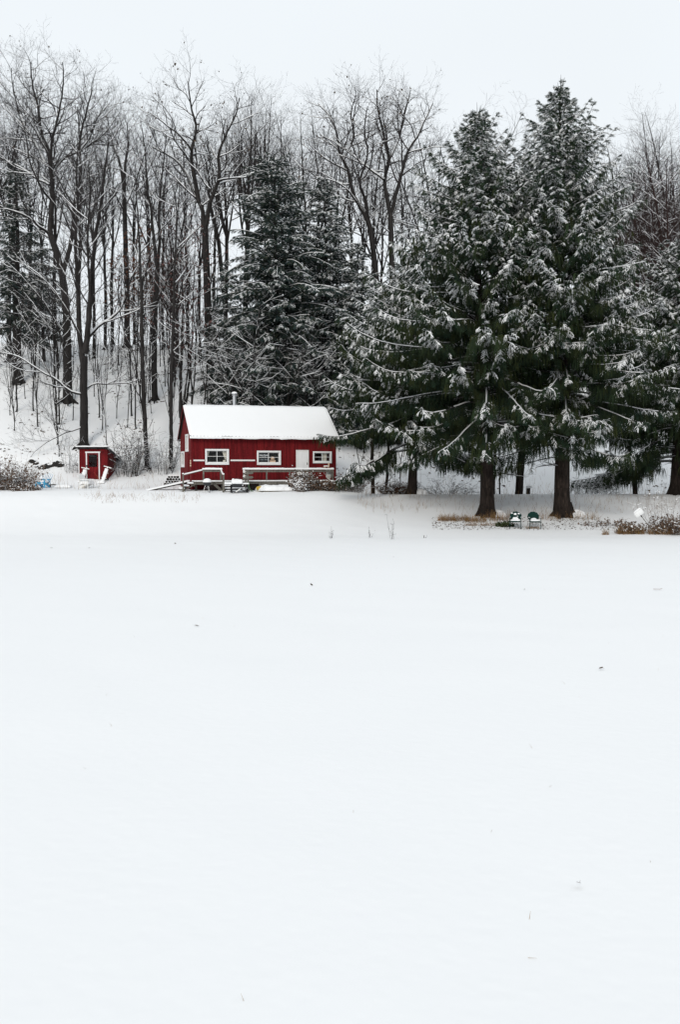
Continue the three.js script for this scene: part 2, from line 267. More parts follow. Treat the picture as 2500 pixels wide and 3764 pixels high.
{ // things inside the windows: curtains, hand-lettered board, box, blind
  const drape = (x0, x1, y0, y1, lean) => { const p = [], ix = [], N = 14, Mr = 10; for (let j = 0; j <= Mr; j++) for (let i = 0; i <= N; i++) { const u = i / N, v = j / Mr, g = Math.abs(lean) * (1 - v) * 0.7; p.push(lerp(x0, x1, lean > 0 ? u * (1 - g) : 1 - (1 - u) * (1 - g)), lerp(y0, y1, v), -0.2 + 0.022 * Math.sin(u * 19 + v)); } for (let j = 0; j < Mr; j++) for (let i = 0; i < N; i++) { const a = j * (N + 1) + i; ix.push(a, a + 1, a + N + 1, a + 1, a + N + 2, a + N + 1); } const g = new THREE.BufferGeometry(); g.setAttribute('position', new THREE.Float32BufferAttribute(p, 3)); g.setIndex(ix); g.computeVertexNormals(); return g; };
  const W1 = win1[1] - win1[0];
  const c1 = part(cabin, 'curtain', drape(win1[0] + 0.02, win1[0] + W1 * 0.17, win1[2] + 0.36, win1[3], 0.9), M.curtain);
  part(cabin, 'curtain', drape(win1[1] - W1 * 0.24, win1[1] - 0.02, win1[2] + 0.2, win1[3], -0.9), M.curtain);
  part(cabin, 'blind', drape(lerp(win3[0], win3[1], 0.52), lerp(win3[0], win3[1], 0.82), win3[2] + 0.02, win3[3], 0.02), M.curtain);
  part(cabin, 'sill_box', box(lerp(win1[0], win1[1], 0.82), lerp(win1[0], win1[1], 0.93), win1[2] + 0.04, win1[2] + 0.16, -0.3, -0.16), M.curtain);
  part(cabin, 'sill_box', box(lerp(win2[0], win2[1], 0.57), lerp(win2[0], win2[1], 0.85), win2[2] + 0.03, win2[2] + 0.15, -0.34, -0.18), M.cream);
  part(cabin, 'lamp_shade', moved(lathe([[0.09, 0], [0.16, 0], [0.1, 0.2], [0.08, 0.2]], 14), lerp(win2[0], win2[1], 0.74), win2[2] + 0.2, -0.42), M.cream);
  const cv = document.createElement('canvas'); cv.width = 256; cv.height = 256; const q = cv.getContext('2d'); q.fillStyle = '#101418'; q.fillRect(0, 0, 256, 256); q.fillStyle = '#e8edf0'; q.textAlign = 'center'; q.font = 'bold 56px sans-serif'; q.fillText('8am-5pm', 128, 78); q.font = '34px sans-serif'; q.fillText('Tues-Sat', 128, 118); q.font = '58px sans-serif'; q.fillStyle = '#aab2b8'; q.fillText('295-700', 128, 206);
  const t = new THREE.CanvasTexture(cv); t.colorSpace = THREE.SRGBColorSpace;
  const pg = new THREE.PlaneGeometry((win2[1] - win2[0]) * 0.44, win2[3] - win2[2] - 0.1); pg.translate(lerp(win2[0], win2[1], 0.265), (win2[2] + win2[3]) / 2, -0.105); part(cabin, 'lettered_board', pg, mat(0xffffff, 0.9, { map: t }), 'dark board behind glass lettered in white');
}
{ // doors, trim, number tabs, flood light
  const [a, b, c, d] = doorH;
  const dr = part(cabin, 'door', box(a + 0.01, b - 0.01, c + 0.01, d, -0.06, -0.005), M.whiteOld, 'white painted plank door');
  part(dr, 'door_frame', [box(a - 0.035, a + 0.004, c, d + 0.04, -0.03, 0.024), box(b - 0.004, b + 0.03, c, d + 0.04, -0.03, 0.024), box(a + 0.004, b - 0.004, d, d + 0.04, -0.03, 0.026)], M.whiteOld);
  part(dr, 'door_panel', box(a + 0.09, b - 0.1, c + 0.55, c + 0.62, -0.004, 0.006), M.whitePaint);
  part(dr, 'door_panel', box(a + 0.07, b - 0.07, c + 0.68, d - 0.09, -0.004, 0.008), M.whitePaint);
  part(dr, 'handle', [box(b - 0.09, b - 0.055, c + 0.98, c + 1.13, 0.008, 0.03), rod([b - 0.073, c + 1.06, 0.02], [b - 0.073, c + 1.06, 0.08], 0.022)], M.black);
  part(dr, 'hinge', box(b - 0.06, b + 0.02, c + 0.42, c + 0.48, -0.002, 0.028), M.black);
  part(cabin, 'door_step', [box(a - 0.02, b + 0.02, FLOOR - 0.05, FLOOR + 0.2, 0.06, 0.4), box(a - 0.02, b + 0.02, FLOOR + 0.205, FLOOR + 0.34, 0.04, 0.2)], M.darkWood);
  part(cabin, 'door', box(gDoor[0], gDoor[1], gDoor[2], gDoor[3], -0.12, -0.07), RED[3], 'narrow red door in the gable wall').position.set(0, 0, -CW);
  cabin.children[cabin.children.length - 1].rotation.y = -Math.PI / 2;
  for (const [x0, x1] of [[193, 293], [524, 742]]) { const r = zr(x0, x1, 554, 567); part(cabin, 'trim_strip', box(r[0], r[1], r[2], r[3], -0.02, 0.025), M.whiteOld); }
  for (const y of [564, 585, 606]) part(cabin, 'number_tab', box(-0.055, -0.02, fy(y, 0, -0.15) - 0.055, fy(y, 0, -0.15) + 0.055, -0.42, 0.0), M.cream);
  const lx = fu(505, 0.2), ly = EAVE - 0.12; const fl = part(cabin, 'flood_light', [box(lx - 0.05, lx + 0.05, ly, ly + 0.08, -0.01, 0.06)], M.whiteOld);
  for (const s of [-1, 1]) part(fl, 'lamp_head', moved(lathe([[0.02, 0], [0.06, 0.1], [0.062, 0.12], [0.0, 0.115]], 12), lx + s * 0.13, ly + 0.04, 0.06, 0, 2.2, s * 0.4), M.whiteOld);
}
{ // roof: metal sheet, rafters' ends, bargeboards, snow
  const OV = 0.3, RO = 0.14, half = CW / 2, run = half + OV, rise = (RIDGE - EAVE) * run / half, y0 = RIDGE + 0.1 - rise;
  const outline = (t, dy = 0) => [[OV, y0 + dy], [-half, RIDGE + 0.1 + dy], [-CW - OV, y0 + dy], [-CW - OV, y0 + dy + t], [-half, RIDGE + 0.1 + dy + t], [OV, y0 + dy + t]];
  // shape plane is (z,y); after the turn x runs along the ridge
  const mk = (poly, x0, x1) => { const n = poly.length, p = [], ix = []; for (const x of [x0, x1]) for (const [z, y] of poly) p.push(x, y, z); for (let i = 0; i < n; i++) { const j = (i + 1) % n; ix.push(i, j, n + i, j, n + j, n + i); } for (const o of [0, n]) ix.push(o, o + 1, o + 5, o + 1, o + 4, o + 5, o + 1, o + 2, o + 4, o + 2, o + 3, o + 4); const g = new THREE.BufferGeometry(); g.setAttribute('position', new THREE.Float32BufferAttribute(p, 3)); g.setIndex(ix); const q = g.toNonIndexed(); q.computeVertexNormals(); return q; };
  const roof = part(cabin, 'roof', mk(outline(0.05), -RO, CL + RO), M.darkWood);
  for (const x of [-RO - 0.03, CL + RO + 0.004]) part(roof, 'bargeboard', mk(outline(0.16, -0.11), x, x + 0.026), x < 0 ? RED[0] : RED[2]);
  { // corrugated metal edge over the front eave
    const p = [], ix = [], N = 260; const dir = Math.hypot(run, rise), cz = run / dir, cy = -rise / dir;
    for (let i = 0; i <= N; i++) { const x = lerp(-RO, CL + RO, i / N), w = 0.008 * Math.cos(i * Math.PI / 3); for (const s of [-0.9, 0.05]) p.push(x, y0 + 0.062 + w + cy * s, OV + cz * s); }
    for (let i = 0; i < N; i++) { const a = 2 * i; ix.push(a, a + 2, a + 1, a + 1, a + 2, a + 3); }
    const g = new THREE.BufferGeometry(); g.setAttribute('position', new THREE.Float32BufferAttribute(p, 3)); g.setIndex(ix); g.computeVertexNormals(); part(roof, 'metal_sheet', g, M.roofMetal);
  }
  { // snow blanket over both slopes with an uneven lip
    const N = 150, K = 22, p = [], ix = [], th = 0.105;
    for (let i = 0; i <= N; i++) {
      const x = lerp(-RO - 0.02, CL + RO + 0.02, i / N), end = clamp(Math.min(i, N - i) / 2, 0.35, 1), lip = 0.05 * (fbm(x * 1.6, 3, 3) - 0.5) + 0.10 + (hash(Math.floor(x / 0.62), 5) > 0.75 ? -0.03 : 0);
      for (let k = 0; k <= K; k++) {
        const v = k / K * 2 - 1, a = Math.abs(v), R = run + lip, s = a * R; let zz = -half - Math.sign(v) * -1 * 0 + (v < 0 ? s : -s), yy = RIDGE + 0.15 - s * rise / run;
        const e = a > 0.97 ? Math.sqrt(Math.max(0, 1 - ((a - 0.97) / 0.03) ** 2)) : 1, n = 0.03 * (fbm(x * 0.8, v * 5 + 9, 3) - 0.5) + 0.012 * (fbm(x * 4, v * 22, 2) - 0.5);
        yy += (th + n) * e * end - (a < 0.06 ? 0.02 * (1 - a / 0.06) : 0) + (a > 0.985 ? -0.015 : 0); p.push(x, yy, zz);
      }
    }
    const row = K + 1; for (let i = 0; i < N; i++) for (let k = 0; k < K; k++) { const a = i * row + k; ix.push(a, a + 1, a + row, a + 1, a + row + 1, a + row); }
    const at = p.length / 3; for (const i of [0, N]) for (let k = 0; k <= K; k++) { const o = (i * row + k) * 3; p.push(p[o], p[o + 1] - 0.1, p[o + 2]); }
    for (let q = 0; q < 2; q++) for (let k = 0; k < K; k++) { const a = (q ? N : 0) * row + k, b = at + q * row + k; ix.push(a, b, a + 1, a + 1, b, b + 1); }
    const lipAt = p.length / 3; for (const k of [0, K]) for (let i = 0; i <= N; i++) { const o = (i * row + k) * 3; p.push(p[o], p[o + 1] - 0.075 + 0.03 * (fbm(p[o] * 2.3, k + 4, 2) - 0.5), p[o + 2] + (k ? 0.03 : -0.03)); }
    for (let q = 0; q < 2; q++) for (let i = 0; i < N; i++) { const a = i * row + (q ? K : 0), a2 = a + row, b = lipAt + q * (N + 1) + i; ix.push(a, a2, b, a2, b + 1, b); }
    const g = new THREE.BufferGeometry(); g.setAttribute('position', new THREE.Float32BufferAttribute(p, 3)); g.setIndex(ix); g.computeVertexNormals(); part(roof, 'snow', g, M.snow);
  }
  const sx = lerp(0, CL, 0.355), sz = -half - 0.5, st = RIDGE + 0.95; // stove pipe behind the ridge
  const pipeP = part(cabin, 'stove_pipe', rod([sx, RIDGE - 0.6, sz], [sx, st, sz], 0.11, 0.11, 16), M.steel);
  part(pipeP, 'cap', moved(lathe([[0.0, 0.16], [0.09, 0.14], [0.19, 0.06], [0.19, 0.0], [0.12, 0.0], [0.12, -0.05], [0.16, -0.06], [0.16, -0.1], [0.11, -0.1]], 18), sx, st + 0.04, sz), M.steel);
  part(pipeP, 'snow', moved(lathe([[0.19, 0], [0.17, 0.06], [0.09, 0.1], [0, 0.115]], 14), sx, st + 0.1, sz), M.snow);
}
// ---------------------------------------------------------------- deck with railings and steps
const cab2w = (u, y, n) => V(u, y, n).applyAxisAngle(V(0, 1, 0), CA).add(V(CX, CY, -CD));
const ZW = (p) => [p.x, H(p.x, p.z), p.z];
const deck = thing('wooden_deck', 'grey wooden deck with railings running along the front of the red cabin', 'deck', [CX, CY, -CD], CA);
const DN = 1.5, DT = FLOOR - 0.06, dL = fu(205, DN), dR = fu(1447, DN);
{
  for (let k = 0; k < 10; k++) part(deck, 'plank', box(dL, dR, DT - 0.04, DT, 0.06 + k * 0.145, 0.06 + k * 0.145 + 0.137), M.greyWood);
  part(deck, 'rim_board', box(dL, fu(395, DN), DT - 0.2, DT - 0.045, DN - 0.06, DN - 0.015), M.greyWood);
  part(deck, 'rim_board', box(fu(395, DN) + 0.004, fu(775, DN), DT - 0.17, DT - 0.045, DN - 0.06, DN - 0.02), M.greyWood);
  part(deck, 'rim_board', box(fu(775, DN) + 0.004, fu(1065, DN), DT - 0.38, DT - 0.01, DN - 0.05, DN), M.greyWood, 'broad weathered board on the deck front');
  part(deck, 'rim_board', box(fu(1065, DN) + 0.004, dR, DT - 0.22, DT - 0.045, DN - 0.06, DN - 0.02), M.greyWood);
  part(deck, 'end_board', box(dL - 0.03, dL - 0.002, DT - 0.3, DT - 0.02, 0.06, DN - 0.02), M.greyWood);
  part(deck, 'snow', pillow(dL, dR, 0.045, DN + 0.03, 0.055, DT, 0.03, 0.12, 3), M.snow);
  const lat = (x0, x1, y0, y1, n) => { const g = []; for (let x = x0; x <= x1 + 0.001; x += 0.07) g.push(box(x - 0.012, x + 0.012, y0, y1, n, n + 0.01)); for (let y = y0; y <= y1 + 0.001; y += 0.07) g.push(box(x0, x1, y - 0.012, y + 0.012, n + 0.012, n + 0.022)); return g; };
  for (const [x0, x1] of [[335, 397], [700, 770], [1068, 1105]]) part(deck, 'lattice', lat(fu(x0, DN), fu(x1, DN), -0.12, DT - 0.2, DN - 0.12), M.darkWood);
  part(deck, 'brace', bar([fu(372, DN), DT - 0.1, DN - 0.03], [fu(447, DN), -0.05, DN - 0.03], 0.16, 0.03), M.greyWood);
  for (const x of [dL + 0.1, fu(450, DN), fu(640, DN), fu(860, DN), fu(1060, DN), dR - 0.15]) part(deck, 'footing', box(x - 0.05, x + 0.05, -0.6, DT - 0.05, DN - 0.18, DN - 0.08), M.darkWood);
  const post = (zx, top, bot, n, w = 0.09) => { const u = fu(zx, n); part(deck, 'post', box(u - w / 2, u + w / 2, bot, top, n - w / 2, n + w / 2), M.greyWood); return u; };
  const rt = 1.29, n = DN - 0.07;
  const uA = post(284, rt - 0.02, DT - 0.1, n), uB = post(438, rt - 0.02, DT - 0.1, n);
  const rail = (a, b, y, nn, sn = true) => { part(deck, 'rail', box(a, b, y - 0.035, y, nn - 0.07, nn + 0.07), M.greyWood); if (sn) part(deck, 'snow', pillow(a - 0.015, b + 0.015, nn - 0.08, nn + 0.08, 0.1, y, 0.03, 0.06, a), M.snow); };
  rail(uA - 0.06, uB + 0.08, rt, n); part(deck, 'under_rail', box(uA + 0.05, uB - 0.05, rt - 0.15, rt - 0.04, n - 0.02, n + 0.02), M.greyWood);
  // sloping hand rail down to the low post by the side steps
  const nP = 1.75, uP = fu(103, nP); part(deck, 'post', box(uP - 0.045, uP + 0.045, -0.4, 1.02, nP - 0.045, nP + 0.045), M.greyWood); part(deck, 'snow', moved(lathe([[0.06, 0], [0.05, 0.05], [0, 0.07]], 8), uP, 1.02, nP), M.snow);
  const slopeRail = (a, b) => { part(deck, 'rail', bar(a, b, 0.05, 0.07), M.greyWood); const w = new Wood(), N = 10, pts = []; for (let i = 0; i <= N; i++) pts.push(V(...a).lerp(V(...b), i / N)); w.strip(pts, pts.map(() => 0.038), 0.05, 0.1, 0.01); part(deck, 'snow', w.geo(), M.snow); };
  slopeRail([uP, 0.95, nP], [uA - 0.02, rt - 0.05, n]);
  const nQ = 2.55, uQ = fu(461, nQ); part(deck, 'post', box(uQ - 0.055, uQ + 0.055, -0.5, 0.99, nQ - 0.055, nQ + 0.055), M.greyWood); part(deck, 'snow', moved(lathe([[0.07, 0], [0.06, 0.06], [0, 0.08]], 8), uQ, 0.99, nQ), M.snow);
  slopeRail([uB + 0.02, rt - 0.05, n], [uQ, 0.93, nQ]);
  // long railing on the right
  const r0 = fu(633, n), r1 = fu(1440, n); rail(r0, r1, rt, n);
  part(deck, 'under_rail', box(r0 + 0.05, r1 - 0.04, rt - 0.17, rt - 0.05, n - 0.02, n + 0.02), M.greyWood);
  for (const zx of [641, 845, 1050, 1243, 1432]) post(zx, rt - 0.045, DT - 0.12, n);
  const uS = post(658, rt - 0.15, -0.4, 2.1); slopeRail([r0 + 0.05, rt - 0.08, n], [uS, rt - 0.2, 2.1]);
  // front steps
  const s0 = fu(470, 2.0), s1 = fu(640, 2.0);
  for (let k = 0; k < 4; k++) { const y = DT - 0.1 - k * 0.16, z = DN + 0.02 + k * 0.24; part(deck, 'tread', box(s0, s1, y - 0.04, y, z, z + 0.26), M.greyWood); part(deck, 'snow', pillow(s0, s1, z, z + 0.27, 0.07, y, 0.04, 0.1, k + 5), M.snow); }
  for (const x of [s0 + 0.05, s1 - 0.05]) part(deck, 'stringer', bar([x, DT - 0.2, DN], [x, -0.25, DN + 1.0], 0.05, 0.2), M.darkWood);
  // side steps on the left
  for (let k = 0; k < 3; k++) { const y = DT - 0.12 - k * 0.16, x = dL - 0.04 - k * 0.27; part(deck, 'tread', box(x - 0.29, x, y - 0.05, y, 0.5, 1.45), M.greyWood); part(deck, 'snow', pillow(x - 0.3, x + 0.01, 0.49, 1.47, 0.08, y, 0.05, 0.1, k + 9), M.snow); }
  part(deck, 'stringer', bar([dL, DT - 0.2, 1.3], [dL - 0.85, -0.1, 1.3], 0.05, 0.2), M.greyWood);
}
{ // plank ramp beside the gable
  const rp = thing('plank_ramp', 'snowy plank ramp climbing to the gable door of the red cabin', 'ramp', [CX, CY, -CD], CA);
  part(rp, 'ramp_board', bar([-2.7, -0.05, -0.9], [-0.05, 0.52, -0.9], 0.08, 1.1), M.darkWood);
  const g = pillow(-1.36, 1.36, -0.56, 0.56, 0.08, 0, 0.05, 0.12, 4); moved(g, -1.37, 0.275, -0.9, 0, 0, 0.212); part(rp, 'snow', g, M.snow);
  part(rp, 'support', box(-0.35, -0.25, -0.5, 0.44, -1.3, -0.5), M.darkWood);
}
const onCab = (zx, n, y) => { const u = fu(zx, n), p = cab2w(u, 0, n); return [p.x, y === undefined ? H(p.x, p.z) : CY + y, p.z]; };
{ // kettle grill
  const b = onCab(317, 2.3), k = thing('kettle_grill', 'black kettle grill on three legs with a dome of snow, by the deck steps', 'grill', b, CA);
  k.scale.setScalar(0.82);
  part(k, 'bowl', lathe([[0.02, 0.47], [0.14, 0.49], [0.25, 0.57], [0.3, 0.68], [0.305, 0.74], [0.29, 0.745], [0.0, 0.745]], 24), M.black);
  part(k, 'lid', lathe([[0.308, 0.745], [0.3, 0.82], [0.22, 0.9], [0.1, 0.94], [0, 0.945]], 24), M.black);
  part(k, 'snow', lathe([[0.315, 0.77], [0.32, 0.84], [0.27, 0.95], [0.16, 1.02], [0.06, 1.05], [0, 1.055]], 24), M.snow);
  for (const [x, z] of [[-0.33, 0.14], [0.13, 0.26], [0.12, -0.3]]) part(k, 'leg', rod([x * 0.45, 0.53, z * 0.45], [x, 0.02, z], 0.016), M.steel);
  part(k, 'ash_catcher', lathe([[0, 0.33], [0.1, 0.34], [0.12, 0.37]], 14), M.steel);
  for (const z of [0.26]) part(k, 'wheel', moved(new THREE.CylinderGeometry(0.06, 0.06, 0.035, 14), 0.13, 0.06, z, 0, 0, Math.PI / 2), M.blackMatt);
}
{ // gas grill
  const b = onCab(570, 3.0), k = thing('gas_grill', 'black cart grill with snow heaped on its lid, before the deck steps', 'grill', b, CA);
  k.scale.setScalar(0.84);
  for (const x of [-0.32, 0.82]) for (const z of [-0.2, 0.2]) part(k, 'leg', box(x - 0.04, x + 0.04, 0, 0.56, z - 0.025, z + 0.025), M.blackMatt);
  part(k, 'body', [box(-0.27, 0.42, 0.45, 0.66, -0.24, 0.24)], M.black);
  part(k, 'lid', (() => { const g = new THREE.CylinderGeometry(0.27, 0.27, 0.68, 20, 1, false, 0, Math.PI); g.rotateZ(Math.PI / 2); g.rotateX(Math.PI); g.translate(0.075, 0.66, 0); g.rotateY(0); return g; })(), M.black);
  const g = pillow(-0.36, 0.36, -0.3, 0.3, 0.3, 0.66, 0.09, 0.05, 8); g.translate(0.075, 0.02, 0); part(k, 'snow', g, M.snow);
  part(k, 'front_snow', moved(pillow(-0.34, 0.34, -0.16, 0.16, 0.05, 0, 0.04, 0.06, 2), 0.075, 0.8, 0.285, 0, 1.35), M.snow);
  part(k, 'side_shelf', box(0.43, 0.9, 0.58, 0.62, -0.22, 0.22), M.blackMatt); part(k, 'snow', pillow(0.42, 0.93, -0.24, 0.25, 0.09, 0.62, 0.06, 0.06, 5), M.snow);
  part(k, 'side_shelf', box(-0.78, -0.3, 0.58, 0.62, -0.22, 0.22), M.blackMatt); part(k, 'snow', pillow(-0.8, -0.29, -0.24, 0.25, 0.09, 0.62, 0.06, 0.06, 6), M.snow);
  part(k, 'front_rail', rod([-0.32, 0.34, 0.22], [0.82, 0.34, 0.22], 0.02), M.steel);
  part(k, 'lower_shelf', box(-0.33, 0.83, 0.08, 0.12, -0.2, 0.2), M.blackMatt);
  part(k, 'gas_bottle', moved(lathe([[0, 0.02], [0.13, 0.04], [0.15, 0.1], [0.15, 0.26], [0.1, 0.33], [0.03, 0.36], [0, 0.36]], 16), 0.6, 0.1, -0.02), M.steel);
  part(k, 'diagonal_brace', bar([-0.05, 0.06, 0.23], [0.3, 0.3, 0.24], 0.07, 0.02), M.whiteOld);
}
{ // signpost with arrow boards and a hose at its foot
  const b = onCab(680, 2.5), k = thing('arrow_signpost', 'weathered post with two arrow shaped boards and a green hose at its foot', 'signpost', b, CA);
  part(k, 'post', bar([0.05, -0.2, 0], [-0.05, 1.3, 0], 0.1, 0.09), M.greyWood);
  for (const y of [1.13, 0.86]) { part(k, 'arrow_board', moved(prism([[-0.2, -0.08], [0.22, -0.08], [0.34, 0], [0.22, 0.08], [-0.2, 0.08]], 0, 0.025), 0.0, y, 0.05), M.greyWood); part(k, 'arrow_board', moved(prism([[-0.14, -0.07], [0.1, -0.07], [0.1, 0.07], [-0.14, 0.07]], 0, 0.025), -0.16, y + 0.04, -0.08, 0, 0, -0.5), M.whiteOld); }
  part(k, 'hose', pipe([[0.02, 0.55, 0.06], [0.06, 0.25, 0.07], [0.2, 0.03, 0.1], [0.3, 0.01, 0.12]], 0.022), M.hose); part(k, 'hose', pipe([[-0.02, 0.6, 0.05], [-0.02, 0.3, 0.08], [-0.03, 0.02, 0.1]], 0.022), M.hose);
}
{ // urn, small feeder
  const u = thing('white_urn', 'white glazed urn with handles standing on the deck under the railing', 'urn', onCab(1396, 1.05, DT + 0.045), CA);
  u.scale.setScalar(0.85);
  part(u, 'body', lathe([[0.0, 0], [0.16, 0], [0.15, 0.04], [0.09, 0.08], [0.12, 0.13], [0.22, 0.25], [0.245, 0.4], [0.22, 0.52], [0.21, 0.58], [0.26, 0.7], [0.29, 0.74], [0.27, 0.75], [0.2, 0.64], [0, 0.62]], 26), M.urn);
  for (const s of [-1, 1]) part(u, 'handle', pipe([[s * 0.23, 0.68, 0], [s * 0.36, 0.66, 0], [s * 0.35, 0.5, 0], [s * 0.24, 0.42, 0]], 0.022), M.urn);
  part(u, 'soil', moved(new THREE.CylinderGeometry(0.22, 0.2, 0.05, 18), 0, 0.69, 0), M.blackMatt);
  part(u, 'snow', moved(pillow(-0.2, 0.2, -0.2, 0.2, 0.08, 0.7, 0.12, 0.05, 3), -0.05, 0, 0), M.snow);
  const f = thing('small_wooden_feeder', 'small wooden bird feeder standing on the snowy deck rail', 'bird feeder', onCab(1379, DN - 0.07, 1.36), CA);
  part(f, 'floor', box(-0.2, 0.14, 0.1, 0.125, -0.09, 0.09), M.cream); part(f, 'back', box(0.1, 0.14, 0.126, 0.34, -0.08, 0.08), M.cream); for (const x of [-0.14, 0.1]) part(f, 'leg', box(x - 0.015, x + 0.015, -0.04, 0.1, -0.06, 0.06), M.cream); part(f, 'snow', pillow(-0.2, 0.1, -0.09, 0.09, 0.05, 0.125, 0.04, 0.04, 2), M.snow);
}
{ // yellow kayak under snow
  const b = onCab(925, 2.55), k = thing('yellow_kayak', 'small yellow kayak lying before the deck, heaped with snow', 'kayak', [b[0], b[1] + 0.03, b[2]], CA + 0.03);
  const p = [], ix = [], N = 30, S = 14; for (let i = 0; i <= N; i++) { const t = i / N * 2 - 1, w = 0.4 * Math.pow(1 - Math.pow(Math.abs(t), 3.2), 0.55) + 0.015, h = 0.3 + 0.12 * t * t; for (let s = 0; s < S; s++) { const a = s / S * Math.PI * 2; p.push(t * 1.22, 0.12 + 0.03 * t * t + Math.sin(a) * (Math.sin(a) > 0 ? 0.15 : 0.17) * (w / 0.38 * 0.7 + 0.3) * (h / 0.3) * 0.9, Math.cos(a) * w); } }
  for (let i = 0; i < N; i++) for (let s = 0; s < S; s++) { const a = i * S + s, c = i * S + (s + 1) % S; ix.push(a, c, a + S, c, c + S, a + S); }
  const g = new THREE.BufferGeometry(); g.setAttribute('position', new THREE.Float32BufferAttribute(p, 3)); g.setIndex(ix); g.computeVertexNormals(); part(k, 'hull', g, M.yellow);
  const sg = pillow(-1.12, 1.02, -0.5, 0.46, 0.34, 0.0, 0.34, 0.08, 6); part(k, 'snow', sg, M.snow);
  part(k, 'paddle', [rod([0.8, 0.1, 0.36], [1.1, 0.3, 0.4], 0.02), box(0.7, 0.86, 0.24, 0.34, 0.38, 0.41)], M.blackMatt);
}
